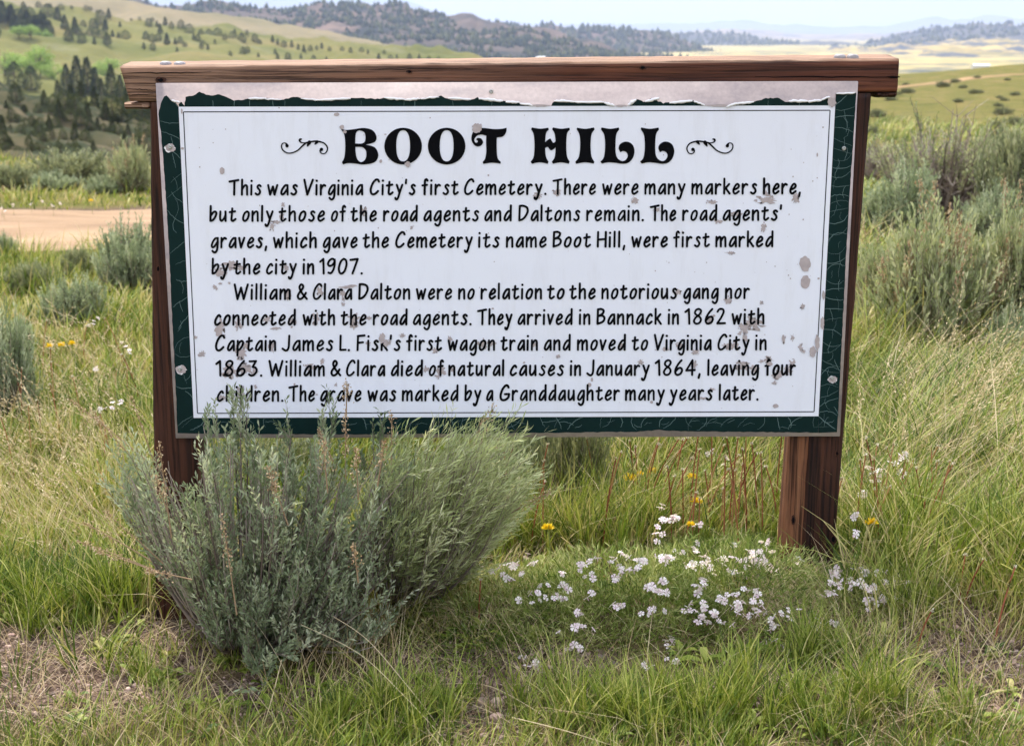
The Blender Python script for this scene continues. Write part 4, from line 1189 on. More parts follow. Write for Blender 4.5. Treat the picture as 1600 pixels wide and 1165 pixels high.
def shrub_meshes(base, ends, leaf_l, leaf_w, twigs, lpt, twig_len, stem_r, up=0.75, spread=0.6, kink=0.15, wind=0.0, linear=False, bare=0.35, root_spread=0.0):
    """base (3,), ends (N,3): woody stems curving from the base to each end, leafy twigs along their outer part"""
    N = len(ends)
    b = np.broadcast_to(base, (N, 3)) + rng.normal(0, 0.02, (N, 3)) * np.array([1, 1, 0.2])
    if root_spread:
        b = b + (ends - b) * np.array([root_spread, root_spread, 0]) * rng.uniform(.4, 1.2, (N, 1))
        b[:, 2] = ground_z(b[:, 0], b[:, 1])
    mid = b + (ends - b) * np.array([0.62, 0.62, 0.36]) + rng.normal(0, 0.03, (N, 3)) * np.linalg.norm(ends - b, axis=1, keepdims=True)
    P = bez(b, mid, ends, 7)
    R = np.linspace(stem_r, stem_r * 0.22, 7)[None] * rng.uniform(0.7, 1.2, (N, 1))
    wood = MB()
    tubes(wood, P, R, 4, rng.uniform(0, 1, N))
    # twigs
    fo = MB()
    T = N * twigs
    si = np.repeat(np.arange(N), twigs)
    u = rng.uniform(bare, 1.0, T)
    u[::twigs] = 1.0
    f = u * 6
    i0 = np.minimum(f.astype(int), 5)
    fr = (f - i0)[:, None]
    p0 = P[si, i0] * (1 - fr) + P[si, i0 + 1] * fr
    out = ends[si] - base
    out = out * np.array([1, 1, 0.6])
    out = out / np.linalg.norm(out, axis=1, keepdims=True)
    d = out * spread + np.array([wind, 0, up]) + rng.normal(0, 0.32, (T, 3))
    d /= np.linalg.norm(d, axis=1, keepdims=True)
    L = twig_len * rng.uniform(0.55, 1.25, T)
    bend = np.array([0, 0, 0.25]) * L[:, None] + np.array([wind * 0.4, 0, 0]) * L[:, None]
    Pt = bez(p0, p0 + d * L[:, None] * 0.5, p0 + d * L[:, None] + bend, 4)
    tubes(wood, Pt, np.linspace(stem_r * 0.2, stem_r * 0.07, 4)[None] * np.ones((T, 1)), 3, rng.uniform(0.2, 1, T))
    tt = np.clip(0.5 + 0.22 * rng.normal(size=N)[si] + 0.14 * rng.normal(size=T), 0, 1)
    li = np.repeat(np.arange(T), lpt)
    M_ = len(li)
    v = np.tile(np.linspace(0.12, 1.0, lpt), T) + rng.uniform(-0.04, 0.04, M_)
    v = np.clip(v, 0, 1)
    f = v * 3
    i0 = np.minimum(f.astype(int), 2)
    fr = (f - i0)[:, None]
    lp = Pt[li, i0] * (1 - fr) + Pt[li, i0 + 1] * fr
    ax = Pt[li, 3] - Pt[li, 0]
    ax /= np.linalg.norm(ax, axis=1, keepdims=True)
    rad = rng.normal(size=(M_, 3))
    rad -= ax * np.sum(rad * ax, axis=1, keepdims=True)
    rad /= np.linalg.norm(rad, axis=1, keepdims=True)
    op = rng.uniform(0.35, 0.9, M_)[:, None] * (0.75 if linear else 1.0)
    ld = ax * 0.9 + rad * op + np.array([wind * .3, 0, 0.1])
    leaves(fo, lp, ld, leaf_l * rng.uniform(0.6, 1.2, M_), leaf_w * rng.uniform(0.7, 1.25, M_), np.clip(tt[li] + 0.1 * rng.normal(size=M_), 0, 1), kink)
    return wood, fo

def spike(mb, p0, d, L, n=90, r=0.010, sz=0.006):
    """dry flower stalk: thin stem, seed husks along its upper part"""
    d = np.asarray(d, float)
    d = d / np.linalg.norm(d)
    end = p0 + d * L
    P = bez(p0[None], (p0 + d * L * 0.5 + np.array([0, 0, 0.02 * L]))[None], end[None], 8)
    tubes(mb, P, np.linspace(0.0022, 0.0008, 8)[None], 4, 0.4)
    f = rng.uniform(0.42, 1.0, n)
    c = p0 + d * (f * L)[:, None] + rng.normal(0, 1, (n, 3)) * (r * (1.25 - f))[:, None] * 1.2
    leaves(mb, c, d + rng.normal(0, 0.7, (n, 3)), sz * rng.uniform(0.6, 1.5, n), sz * 0.8 * rng.uniform(0.6, 1.3, n), rng.uniform(0, 1, n), 0.3)

def hull_ends(poly, n, y0, sy, edge=0.0):
    poly = np.array(poly, float)
    out = []
    lo, hi = poly.min(0), poly.max(0)
    while len(out) < n:
        x, y = rng.uniform(lo[0], hi[0], 400), rng.uniform(lo[1], hi[1], 400)
        k = in_poly(x, y, poly)
        out += list(zip(x[k], y[k]))
    out = np.array(out[:n])
    return out

def main_sage():
    base = gp(np.array([385.0]), np.array([985.0]))[0]
    poly = [(140, 715), (185, 672), (250, 690), (300, 690), (330, 670), (372, 655), (395, 672), (425, 700), (520, 690), (600, 690), (640, 720), (625, 780), (640, 850), (600, 930), (540, 975), (470, 985), (425, 1000), (412, 1060), (385, 1030), (355, 985), (300, 900), (240, 855), (165, 800)]
    poly = [(x, y + (34 if y < 760 else 0)) for x, y in poly]
    e = hull_ends(poly, 300, 4, 0)
    cl = hull_ends(poly, 32, 4, 0)
    nn = np.argmin(np.hypot(e[:, None, 0] - cl[None, :, 0], e[:, None, 1] - cl[None, :, 1]), 1)
    e = e + (cl[nn] - e) * 0.45
    e = e[~(in_poly(e[:, 0], e[:, 1], [(236, 660), (290, 660), (285, 830), (240, 810)]) & (rng.random(len(e)) < .85))]
    e = np.concatenate([e, np.stack([rng.uniform(330, 600, 90), rng.uniform(915, 1010, 90)], 1)])
    cx, cy = 400, 850
    rel = np.hypot((e[:, 0] - cx) / 240, (e[:, 1] - cy) / 190)
    Yd = 4.0 + np.clip(1 - rel ** 2, 0.12, 1) ** 0.5 * rng.uniform(-0.36, 0.30, len(e))
    Yd = np.where(e[:, 1] < 720, np.minimum(Yd, 4.22), Yd)
    Yd = np.where(e[:, 1] > 940, 3.86 + rng.uniform(-.1, .1, len(e)), Yd)
    Yd = np.where((e[:, 0] < 330) & (Yd > 4.2), 4.2, Yd)
    ends = at(e[:, 0], e[:, 1], Yd)
    ends[:, 2] = np.maximum(ends[:, 2], ground_z(ends[:, 0], ends[:, 1]) + 0.03)
    wood, fo = shrub_meshes(base, ends, 0.023, 0.0056, 8, 17, 0.095, 0.006, 0.75, 0.7, bare=0.3, root_spread=0.36)
    # a few shoots reaching up across the foot of the panel
    tips = [(318, 655), (375, 632), (385, 640), (366, 645), (520, 655), (505, 660), (340, 675), (455, 672), (600, 672)]
    te = at(np.array([t[0] for t in tips], float), np.array([t[1] + 12 for t in tips], float), np.full(len(tips), 4.12))
    w2, f2 = shrub_meshes(base, te, 0.024, 0.0056, 7, 22, 0.085, 0.006, 1.2, 0.1, bare=0.72)
    dr_ = at(np.array([412., 402, 425, 440, 470, 520, 560]), np.array([1078., 1050, 1040, 1022, 1018, 1010, 1000]), np.array([3.66, 3.70, 3.68, 3.72, 3.74, 3.78, 3.82]))
    w3, f3 = shrub_meshes(base, dr_, 0.024, 0.0056, 10, 20, 0.07, 0.005, 0.3, 0.5, bare=0.4)
    for m_, n_ in ((wood, w3), (fo, f3), (wood, w2), (fo, f2)):
        for v, a in zip(n_.v, n_.a): pass
        m_.add(np.concatenate(n_.v), np.concatenate(n_.q), None, np.concatenate(n_.a))
    nb = 70
    pb = hull_ends(poly, nb, 4, 0)
    eb = at(pb[:, 0], pb[:, 1] - 20, np.minimum(3.86 + rng.uniform(-.12, .3, nb), 4.2))
    ab = at(385 + (pb[:, 0] - 385) * .6, pb[:, 1] + rng.uniform(60, 150, nb), np.full(nb, 3.98))
    tubes(wood, bez(ab, (ab + eb) / 2 + rng.normal(0, .03, (nb, 3)), eb, 7), np.linspace(.0028, .0009, 7)[None] * np.ones((nb, 1)), 4, rng.uniform(.6, 1, nb))
    root = thing('sagebrush', 'big grey-green sagebrush in front of the left post, covering the lower left of the sign', 'shrub', base)
    link('branches', wood.mesh('branches', base), M['twig'], root)
    link('foliage', fo.mesh('foliage', base), M['sage'], root)
    for x0, y0, x1, y1, Y in [(268, 840, 248, 690, 3.95), (262, 800, 243, 745, 3.9), (432, 810, 428, 740, 3.98), (450, 820, 418, 730, 3.9), (512, 770, 505, 690, 3.9), (540, 760, 540, 640, 4.05), (612, 740, 612, 645, 4.0), (590, 760, 601, 690, 3.95), (560, 780, 556, 700, 3.95), (370, 960, 347, 805, 3.8),
                              (235, 875, 130, 815, 3.85), (240, 890, 122, 845, 3.85), (250, 895, 150, 860, 3.8), (255, 880, 165, 800, 3.9), (300, 905, 225, 890, 3.8), (230, 720, 110, 625, 4.1), (225, 740, 150, 650, 4.1), (240, 720, 205, 620, 4.15), (560, 910, 552, 850, 3.8), (541, 650, 542, 595, 4.1), (520, 720, 498, 672, 4.0)]:
        mb = MB()
        Y = Y - 0.2 if y0 > 740 and x0 > 260 else Y - 0.05
        a, b = at(np.array(float(x0)), np.array(float(y0)), np.array(Y)), at(np.array(float(x1)), np.array(float(y1)), np.array(Y - 0.02))
        spike(mb, a, b - a, np.linalg.norm(b - a), 85, 0.0095, 0.0062)
        link('flower_stalk', mb.mesh('flower_stalk', base), M['dryspike'], root)
    return root
main_sage()

def rabbitbrush():
    base = gp(np.array([610.0]), np.array([925.0]))[0]
    poly = [(560, 735), (610, 715), (700, 705), (765, 690), (792, 725), (818, 765), (815, 790), (760, 830), (690, 855), (630, 880), (570, 830)]
    e = hull_ends(poly, 260, 4, 0)
    Yd = 4.12 + rng.uniform(-0.28, 0.22, len(e))
    Yd = np.where(e[:, 1] < 720, np.minimum(Yd, 4.24), Yd)
    ends = at(e[:, 0], e[:, 1], Yd)
    wood, fo = shrub_meshes(base, ends, 0.038, 0.0034, 8, 13, 0.11, 0.0035, 0.5, 0.75, 0.18, 0.35, True, 0.25, 0.3)
    root = thing('rabbitbrush', 'pale green feathery rabbitbrush leaning right beside the big sagebrush', 'shrub', base)
    link('branches', wood.mesh('branches', base), M['twig'], root)
    link('foliage', fo.mesh('foliage', base), M['rabbit'], root)
    for x0, y0, x1, y1, Y in [(742, 720, 772, 628, 4.1), (735, 715, 757, 650, 4.1), (800, 800, 862, 768, 4.0)]:
        mb = MB()
        a, b = at(np.array(float(x0)), np.array(float(y0)), np.array(Y)), at(np.array(float(x1)), np.array(float(y1)), np.array(Y - 0.02))
        spike(mb, a, b - a, np.linalg.norm(b - a), 60, 0.012, 0.007)
        link('flower_stalk', mb.mesh('flower_stalk', base), M['dryspike'], root)
rabbitbrush()

def dome_ends(n, R, Hh, seed=0, ry=None):
    a = rng.uniform(0, 2 * math.pi, n)
    s = rng.uniform(0.05, 1, n)
    el = np.arcsin(s)
    k = rng.uniform(0.55, 1.0, n) * (0.8 + 0.4 * vnoise(np.cos(a) * 2 + seed, np.sin(a) * 2 + el * 2, seed))
    return np.stack([R * k * np.cos(el) * np.cos(a) * 1.05, (ry or R) * k * np.cos(el) * np.sin(a), Hh * k * np.sin(el) + 0.06 * Hh], 1)

def sage_proto(R, Hh, n, tw, lpt, ll, lw, tl, mat, seed, spikes=0, up=0.7):
    wood, fo = shrub_meshes(np.zeros(3), dome_ends(n, R * 0.85, Hh * 0.82, seed), ll, lw, tw, lpt, tl, 0.008, up, 0.6)
    sp = []
    for _ in range(spikes):
        e = dome_ends(1, R * 0.8, Hh * 0.9, seed)[0]
        mb = MB()
        spike(mb, e * np.array([.9, .9, .8]), np.array([e[0] * .3, e[1] * .3, Hh * .7]) + rng.normal(0, .05, 3), Hh * rng.uniform(.3, .5), 60, 0.022, 0.013)
        sp.append(mb.mesh('flower_stalk'))
    return wood.mesh('branches'), fo.mesh('foliage'), sp, mat

PROTO = [sage_proto(0.5, 0.5, 190, 8, 13, 0.036, 0.012, 0.12, M['sage_dark2'], 1),
         sage_proto(0.5, 0.5, 190, 8, 13, 0.036, 0.012, 0.12, M['sage'], 2, 0),
         sage_proto(0.5, 0.5, 190, 8, 13, 0.036, 0.012, 0.12, M['sage_far'], 3, 40),
         sage_proto(0.5, 0.5, 70, 6, 8, 0.05, 0.018, 0.15, M['sage_dark'], 4)]

def shrub_at(k, px, base_py, w_px, h_px, label, group=None, rz=None, lift=0.0, pt=None):
    p = gp(np.array([float(px)]), np.array([float(base_py)]))[0] if pt is None else pt
    r = np.linalg.norm(p - np.array([0, 0, H]))
    w, h = w_px / F * r, h_px / F * r
    b, f, sp, mat = PROTO[k]
    root = thing('sagebrush', label, 'shrub', tuple(p - np.array([0, 0, 0.02])), group)
    root.scale = (w, w, h / 0.5)
    root.scale = (w, w, h / 0.52)
    root.rotation_euler = (0, 0, rng.uniform(0, 6.28) if rz is None else rz)
    link('branches', b, M['twig'], root)
    link('foliage', f, mat, root)
    for s in sp[:36]: link('flower_stalk', s, M['dryspike'], root)
    return root

# left of the sign
shrub_at(1, 205, 450, 125, 105, 'grey-green sagebrush against the left post, beside the dirt road')
shrub_at(1, 118, 500, 120, 70, 'low grey-green sagebrush standing alone in the left grass')
shrub_at(1, 8, 650, 140, 165, 'large pale sagebrush cut by the left edge of the photo')
shrub_at(0, 122, 428, 60, 48, 'small round sagebrush at the near edge of the dirt road')
shrub_at(1, 12, 402, 46, 40, 'small sagebrush at the left end of the dirt road')
shrub_at(0, 50, 455, 90, 52, 'low wide sagebrush just below the dirt road')
shrub_at(1, 30, 560, 70, 60, 'low sagebrush in the grass behind the large pale sagebrush at left')
grp = 'sagebrush row beyond the dirt road'
shrub_at(0, 118, 288, 150, 58, 'wide grey sagebrush in the middle of the row beyond the road', grp)
shrub_at(1, 85, 296, 90, 28, 'low pale green sagebrush in front of the row beyond the road', grp)
shrub_at(0, 18, 292, 90, 40, 'grey sagebrush at the left end of the row beyond the road', grp)
shrub_at(2, 205, 298, 92, 78, 'tall straw-tipped sagebrush beyond the road, next to the left post', grp)
shrub_at(1, 160, 302, 60, 30, 'small green sagebrush at the foot of the straw-tipped sagebrush', grp)
shrub_at(0, -50, 290, 110, 48, 'sagebrush outside the left end of the row beyond the road', grp)
# seen under the panel
shrub_at(0, 892, 800, 150, 190, 'grey-green sagebrush seen below the panel, right of the rabbitbrush')
shrub_at(1, 825, 785, 120, 170, 'darker sagebrush below the panel, behind the rabbitbrush')
shrub_at(0, 440, 770, 160, 110, 'sagebrush behind the left end of the panel')
# right of the sign
shrub_at(2, 1455, 540, 240, 225, 'broad straw-tipped sagebrush right of the right post')
shrub_at(2, 1375, 510, 130, 140, 'straw-tipped sagebrush touching the right post')
shrub_at(2, 1588, 530, 180, 215, 'straw-tipped sagebrush at the right edge of the photo')
shrub_at(1, 1585, 572, 105, 95, 'small bright sagebrush low at the right edge, in front of the others')
shrub_at(1, 1405, 375, 150, 120, 'rounded green sagebrush behind the straw-tipped ones')
shrub_at(1, 1545, 385, 120, 95, 'green sagebrush right of the woody shrub')
shrub_at(0, 1588, 365, 160, 180, 'dark tall sagebrush at the right edge behind the others')
shrub_at(0, 1548, 340, 120, 135, 'dark sagebrush between the woody shrub and the right edge')
shrub_at(0, 1655, 480, 140, 130, 'sagebrush just outside the right edge')

def woody_shrub(px, base_py, w_px, h_px, label, leafy=0.55, n=34):
    p = gp(np.array([float(px)]), np.array([float(base_py)]))[0]
    r = np.linalg.norm(p - np.array([0, 0, H]))
    w, h = w_px / F * r / 2, h_px / F * r
    ends = dome_ends(n, w, h * 0.86, 9)
    ends[:, 2] = np.clip(np.maximum(ends[:, 2], h * 0.45) * rng.uniform(0.85, 1.1, n), 0, h * .9)
    wood, fo = shrub_meshes(np.zeros(3), ends, 0.034, 0.011, 13, 14, 0.15, 0.022, 0.7, 0.7, bare=0.55)
    # many bare grey twigs
    e2 = dome_ends(n * 3, w * 0.9, h * 0.75, 5)
    P = bez(np.zeros((n * 3, 3)), e2 * np.array([.5, .5, .45]), e2, 6)
    tubes(wood, P, np.linspace(0.012, 0.003, 6)[None] * np.ones((n * 3, 1)), 4, rng.uniform(0.3, 1, n * 3))
    T = n * 18
    s = rng.integers(0, n * 3, T)
    k = rng.integers(2, 6, T)
    q0 = P[s, k]
    d = np.stack([rng.normal(0, .5, T), rng.normal(0, .5, T), rng.uniform(.4, 1, T)], 1) * 0.2
    tubes(wood, bez(q0, q0 + d * .5, q0 + d, 4), np.linspace(0.004, 0.0015, 4)[None] * np.ones((T, 1)), 3, rng.uniform(0.3, 1, T))
    q = np.concatenate(fo.q).reshape(-1, 4)
    root = thing('woody_shrub', label, 'shrub', tuple(p - np.array([0, 0, 0.02])))
    link('branches', wood.mesh('branches'), M['twig'], root)
    if leafy > 0:
        keep = rng.random(len(q)) < leafy
        fo.q = [q[keep]]
        link('foliage', fo.mesh('foliage'), M['sage_far'], root)
woody_shrub(1470, 350, 190, 215, 'tall half-bare woody shrub with grey branches, right of the right post', 0.8, 40)
woody_shrub(1372, 285, 90, 78, 'bare twiggy grey shrub just right of the right post', 0.12, 16)
woody_shrub(1590, 330, 110, 120, 'half-bare grey shrub with dark branches at the right edge', 0.6, 22)

# sage clumps dotted over the grassy rise at right
grp = 'sage clumps on the grassy rise at right'
for i in range(75):
    px, py = random.uniform(1362, 1660), random.uniform(112, 262)
    if py < 118 + (1400 - px) * 0.2: continue
    if 1400 < px < 1540 and py > 160: px += 150
    w = random.uniform(18, 44) * (0.5 + (py - 100) / 180)
    shrub_at(3, px, py, w, w * 0.38, 'low grey sage clump dotted on the green rise right of the sign', grp)

# ------------------------------------------------------------------ trees on the hills
def conifer_proto(h, w, n, seed, round_=0.0, tri=0.3):
    r = np.random.default_rng(seed)
    wood, fo = MB(), MB()
    tubes(wood, np.array([[[0, 0, -0.3], [0.05 * h * .2, 0, h * .35], [0, .02 * h, h * .7], [0, 0, h * .97]]]), np.array([[.035, .026, .014, .003]]) * h, 6)
    z = h * (0.05 + 0.95 * r.random(n) ** 1.25)
    t = z / h
    prof = (1 - t) ** 0.75 * (1 - round_) + round_ * np.sqrt(np.clip(1 - (2 * t - 0.9) ** 2, 0.02, 1))
    prof *= np.clip(t / 0.12, 0.45, 1)
    a = r.uniform(0, 2 * math.pi, n)
    lobe = 0.72 + 0.5 * vnoise(a * 1.9 + seed, t * 9, seed)
    rad = w / 2 * prof * lobe * np.sqrt(r.uniform(0.12, 1, n))
    P = np.stack([rad * np.cos(a), rad * np.sin(a), z], 1)
    d = np.stack([np.cos(a), np.sin(a), r.uniform(-0.1, 0.9, n)], 1) + r.normal(0, .35, (n, 3))
    sz = h * 0.062
    clump = vnoise(P[:, 0] * 2.2 / w * 3, P[:, 2] * 9 / h + a, seed + 3)
    leaves(fo, P, d, sz * r.uniform(.7, 1.5, n), sz * .55 * r.uniform(.7, 1.4, n), np.clip(0.15 + 0.75 * clump + .1 * r.normal(size=n), 0, 1), .2)
    # limbs
    m = 14
    za = np.linspace(.15, .8, m) * h
    aa = r.uniform(0, 6.28, m)
    L = w / 2 * (1 - za / h) * .8
    q0 = np.stack([np.zeros(m), np.zeros(m), za], 1)
    q1 = q0 + np.stack([np.cos(aa) * L, np.sin(aa) * L, L * .35], 1)
    tubes(wood, np.stack([q0, (q0 + q1) / 2, q1], 1), np.array([[.010, .006, .002]]) * h * np.ones((m, 1)), 4)
    return wood.mesh('trunk'), fo.mesh('crown')

def leafy_proto(h, w, n, seed):
    r = np.random.default_rng(seed)
    wood, fo = MB(), MB()
    tubes(wood, np.array([[[0, 0, -0.3], [.02 * h, 0, .3 * h], [0, .02 * h, .6 * h], [0, 0, .9 * h]]]), np.array([[.03, .024, .014, .004]]) * h, 6)
    nc = 34
    c = r.normal(0, 1, (nc, 3))
    c /= np.linalg.norm(c, axis=1, keepdims=True)
    c *= r.uniform(.35, 1, (nc, 1)) ** .6
    c = c * np.array([w * .42, w * .42, h * .34]) + np.array([0, 0, h * .6])
    q0 = np.stack([np.zeros(nc), np.zeros(nc), np.clip(c[:, 2] * .6, .15 * h, None)], 1)
    tubes(wood, np.stack([q0, (q0 + c) / 2 - np.array([0, 0, .02 * h]), c], 1), np.array([[.010, .007, .003]]) * h * np.ones((nc, 1)), 4)
    k = r.integers(0, nc, n)
    P = c[k] + r.normal(0, 1, (n, 3)) * np.array([w, w, h * .8]) * .075
    ct_ = r.uniform(0, 1, nc)
    leaves(fo, P, r.normal(0, 1, (n, 3)) + np.array([0, 0, .3]), h * .05 * r.uniform(.6, 1.4, n), h * .034 * r.uniform(.6, 1.4, n), np.clip(.2 + .6 * ct_[k] + .12 * r.normal(size=n), 0, 1), .2)
    return wood.mesh('trunk'), fo.mesh('crown')

TP = {'spruce': [conifer_proto(1, .6, 1500, 1), conifer_proto(1, .68, 1500, 2)], 'juniper': [conifer_proto(1, 1.1, 1500, 3, .55), conifer_proto(1, .95, 1500, 4, .35), conifer_proto(1, 1.3, 1500, 5, .7)],
      'broad': [leafy_proto(1, .95, 1800, 6), leafy_proto(1, 1.15, 1800, 7)]}
for k, v in TP.items():
    for t, c in v:
        t.materials.append(M['bark'])
        c.materials.append(M['hazelgreen'] if k == 'broad' else M['conifer'])
NAMES = {'spruce': 'conifer_tree', 'juniper': 'juniper_tree', 'broad': 'leafy_tree'}
def tree(kind, hill, px, py, h_px, label, group, wide=1.0):
    p = hill.surf(px, py)
    r = np.linalg.norm(p - np.array([0, 0, H]))
    h = h_px / F * r
    t, c = random.choice(TP[kind])
    root = thing(NAMES[kind], label, 'tree', tuple(p - np.array([0, 0, 0.03 * h])), group)
    root.scale = (h * wide, h * wide, h)
    root.rotation_euler = (0, 0, random.uniform(0, 6.28))
    link('trunk', t, None, root)
    link('crown', c, None, root)

# tall dark trees of the valley bottom
lab = 'tall dark conifer standing in front of the bright green trees'
for px, py, h in [(105, 150, 46), (122, 148, 56), (138, 148, 54), (150, 150, 42), (176, 155, 50), (190, 160, 40), (205, 172, 60), (222, 176, 56), (236, 182, 66), (160, 165, 40), (128, 172, 42), (112, 168, 34), (92, 160, 32), (148, 178, 40)]:
    tree('spruce', gully if py > 165 else green, px, py, h, lab, 'tall dark conifers of the valley bottom', 0.8)
for px, py, h, l in [(24, 140, 40, 'dark brownish tree at the left edge below the bright green trees'), (50, 142, 36, 'brown-green bushy tree beside the dark brownish tree')]:
    tree('juniper', green, px, py, h, l, None, 0.9)
for px, py, h, w, l in [(8, 122, 42, 1.2, 'bright spring-green tree at the left edge of the valley'), (64, 122, 48, 1.0, 'tallest bright spring-green tree of the valley'), (44, 126, 36, 1.1, 'bright green tree left of the tallest one'), (84, 130, 32, 1.1, 'small bright green tree between two dark conifers'),
                        (170, 116, 26, 1.2, 'pale green tree behind the tall dark conifers'), (160, 128, 28, 1.2, 'low pale green tree among the tall dark conifers'), (215, 140, 36, 1.0, 'pale green tree close to the left post'), (20, 118, 30, 1.3, 'low bright green tree beside the left edge tree')]:
    tree('broad', green, px, py, h, l, 'bright green trees of the valley', w)
# gully slope junipers
g_lab = 'small dark juniper dotted on the shaded gully slope'
spots = [(24, 160, 28), (70, 165, 22), (95, 186, 28), (19, 188, 18), (5, 208, 26), (50, 200, 18), (78, 208, 24), (118, 218, 24), (140, 205, 20), (152, 200, 16), (160, 214, 20), (175, 205, 22), (183, 216, 22), (200, 220, 24), (215, 212, 30), (228, 222, 34), (60, 215, 22), (30, 216, 20), (8, 232, 26), (45, 228, 16),
         (100, 222, 18), (132, 226, 22), (155, 228, 20), (172, 232, 22), (195, 236, 26), (215, 236, 26), (232, 238, 34), (95, 241, 16), (122, 243, 18), (148, 238, 18), (68, 228, 20), (88, 200, 16), (112, 190, 18), (128, 196, 26), (140, 186, 24), (165, 190, 30), (178, 186, 34), (192, 192, 36), (206, 196, 36), (222, 200, 40), (236, 206, 44), (84, 176, 26), (104, 176, 32), (118, 180, 30), (60, 178, 14), (40, 176, 12), (12, 172, 14)]
for px, py, h in spots:
    tree('juniper' if random.random() < .75 else 'spruce', gully, px + random.uniform(-2, 2), py, h * 1.02, g_lab, 'junipers on the shaded gully slope', 0.95)
for i in range(120):
    px = random.uniform(-40, 245)
    py = random.uniform(165 + px * .06, 246)
    tree('juniper', gully, px, py, random.uniform(5, 13), 'low dark bush on the shaded gully slope', 'low bushes on the gully slope', 1.1)
# green hillside
hs = 'small dark juniper dotted on the green hillside'
for px, py, h in [(72, 58, 14), (90, 36, 20), (47, 28, 14), (75, 26, 16), (64, 32, 12), (102, 46, 18), (118, 52, 20), (130, 44, 10), (146, 46, 14), (158, 38, 18), (165, 48, 14), (170, 28, 12), (188, 42, 7), (120, 66, 20), (108, 64, 16), (128, 68, 14), (140, 60, 12), (150, 55, 12), (160, 66, 16), (168, 70, 14), (148, 70, 10), (176, 58, 9), (185, 60, 8), (196, 62, 12),
                 (232, 42, 11), (245, 42, 8), (251, 52, 12), (258, 40, 11), (268, 45, 9), (283, 46, 12), (296, 52, 12), (228, 62, 11), (238, 66, 11), (248, 64, 10), (261, 70, 15), (225, 76, 8), (239, 78, 9), (274, 70, 9), (282, 68, 9), (289, 74, 7), (277, 82, 7), (310, 64, 9), (303, 62, 8), (315, 76, 8), (325, 78, 8), (314, 56, 9), (326, 56, 9), (340, 58, 12), (352, 62, 8), (364, 62, 11), (378, 68, 14),
                 (367, 52, 6), (386, 54, 6), (398, 66, 11), (406, 70, 7), (336, 68, 6), (318, 70, 6), (360, 88, 7), (380, 86, 11), (387, 82, 8), (404, 92, 8), (430, 86, 8), (434, 94, 9), (450, 94, 10), (470, 92, 7), (490, 98, 10), (510, 98, 8), (426, 66, 9), (434, 70, 8), (444, 74, 9), (456, 74, 9), (466, 78, 8), (475, 82, 10), (485, 80, 8), (495, 78, 6), (503, 76, 8), (515, 80, 6), (535, 80, 6), (548, 82, 7), (565, 82, 7), (575, 84, 6), (592, 98, 12), (610, 94, 7), (600, 84, 5), (620, 92, 6), (640, 92, 7), (655, 94, 8), (670, 96, 7), (650, 88, 5), (685, 96, 6)]:
    k = 'juniper' if random.random() < .6 else 'spruce'
    lb = hs + (' at left, above the valley trees' if px < 210 else ' above the beam of the sign')
    tree(k, green, px, py, h * 1.15, lb, 'junipers on the green hillside', 1.05)
d_lab = 'dark conifer massed with others on the upper left hillside'
for i in range(46):
    px = random.uniform(-60, 78)
    py = random.uniform(max(8, px * 0.45 + 14), 62)
    tree('spruce' if random.random() < .6 else 'juniper', green, px, py, random.uniform(14, 26), d_lab, 'conifers massed on the upper left hillside', 1.2)
for px, py, h in [(30, 60, 20), (48, 62, 22), (62, 62, 18), (70, 64, 16)]:
    tree('broad', green, px, py, h, 'pale green leafy tree at the foot of the massed conifers', 'pale trees under the massed conifers', 1.3)
for px, py, h in [(36, 4, 8), (60, 12, 9), (73, 12, 6), (95, 15, 8), (78, 9, 6), (112, 14, 5), (135, 16, 7), (142, 17, 6), (152, 20, 5), (205, 30, 4), (218, 31, 4), (238, 33, 6)]:
    tree('juniper', green, px, py, h, 'tiny dark juniper on the skyline of the green hillside', 'junipers along the hillside crest', 1.3)

def far_wood(name, hill, n, x0, x1, t0, t1, hm, seed, avoid=None, clump=0.5):
    """a far-off wood: one mass of small cones"""
    r = np.random.default_rng(seed)
    px, t = r.uniform(x0, x1, n * 5), r.uniform(t0, t1, n * 5)
    P = hill.point(px, t)
    k = fbm(P[:, 0] * .016, P[:, 1] * .016, seed, 3) > clump - 0.16 * t
    if avoid is not None: k &= ~in_poly(px, hill.py(px, t), avoid)
    P = P[k][:n]
    n = len(P)
    h = hm * r.uniform(.6, 1.4, n)
    w = h * r.uniform(.35, .6, n)
    S_ = 6
    a = np.arange(S_) * 2 * math.pi / S_ + r.uniform(0, 1, (n, 1))
    mb = MB()
    rings = []
    for f, z in ((.55, .0), (1.0, .18), (.6, .55), (.04, 1.0)):
        j = r.uniform(.75, 1.25, (n, S_))
        rings.append(np.stack([P[:, None, 0] + w[:, None] * f * j * np.cos(a), P[:, None, 1] + w[:, None] * f * j * np.sin(a), P[:, None, 2] + h[:, None] * (z - .03) + 0 * a], -1))
    V = np.stack(rings, 1)
    idx = np.arange(n * 4 * S_).reshape(n, 4, S_)
    q = np.stack([idx[:, :-1], np.roll(idx[:, :-1], -1, 2), np.roll(idx[:, 1:], -1, 2), idx[:, 1:]], -1).reshape(-1, 4)
    mb.add(V.reshape(-1, 3), q, tint=np.repeat(r.uniform(0, 1, n), 4 * S_))
    return tag(link(name, mb.mesh(name), M['conifer']), 'dark distant forest scattered over the ridge behind the sign', 'forest', None, 'stuff')
MEADOW = [(682, 18), (735, 24), (760, 33), (815, 40), (900, 58), (990, 82), (1010, 92), (960, 86), (900, 72), (860, 62), (800, 48), (750, 50), (715, 40)]
far_wood('forest', ridge, 4200, 100, 1080, 0.12, 1.0, 7, 3, MEADOW, 0.46)
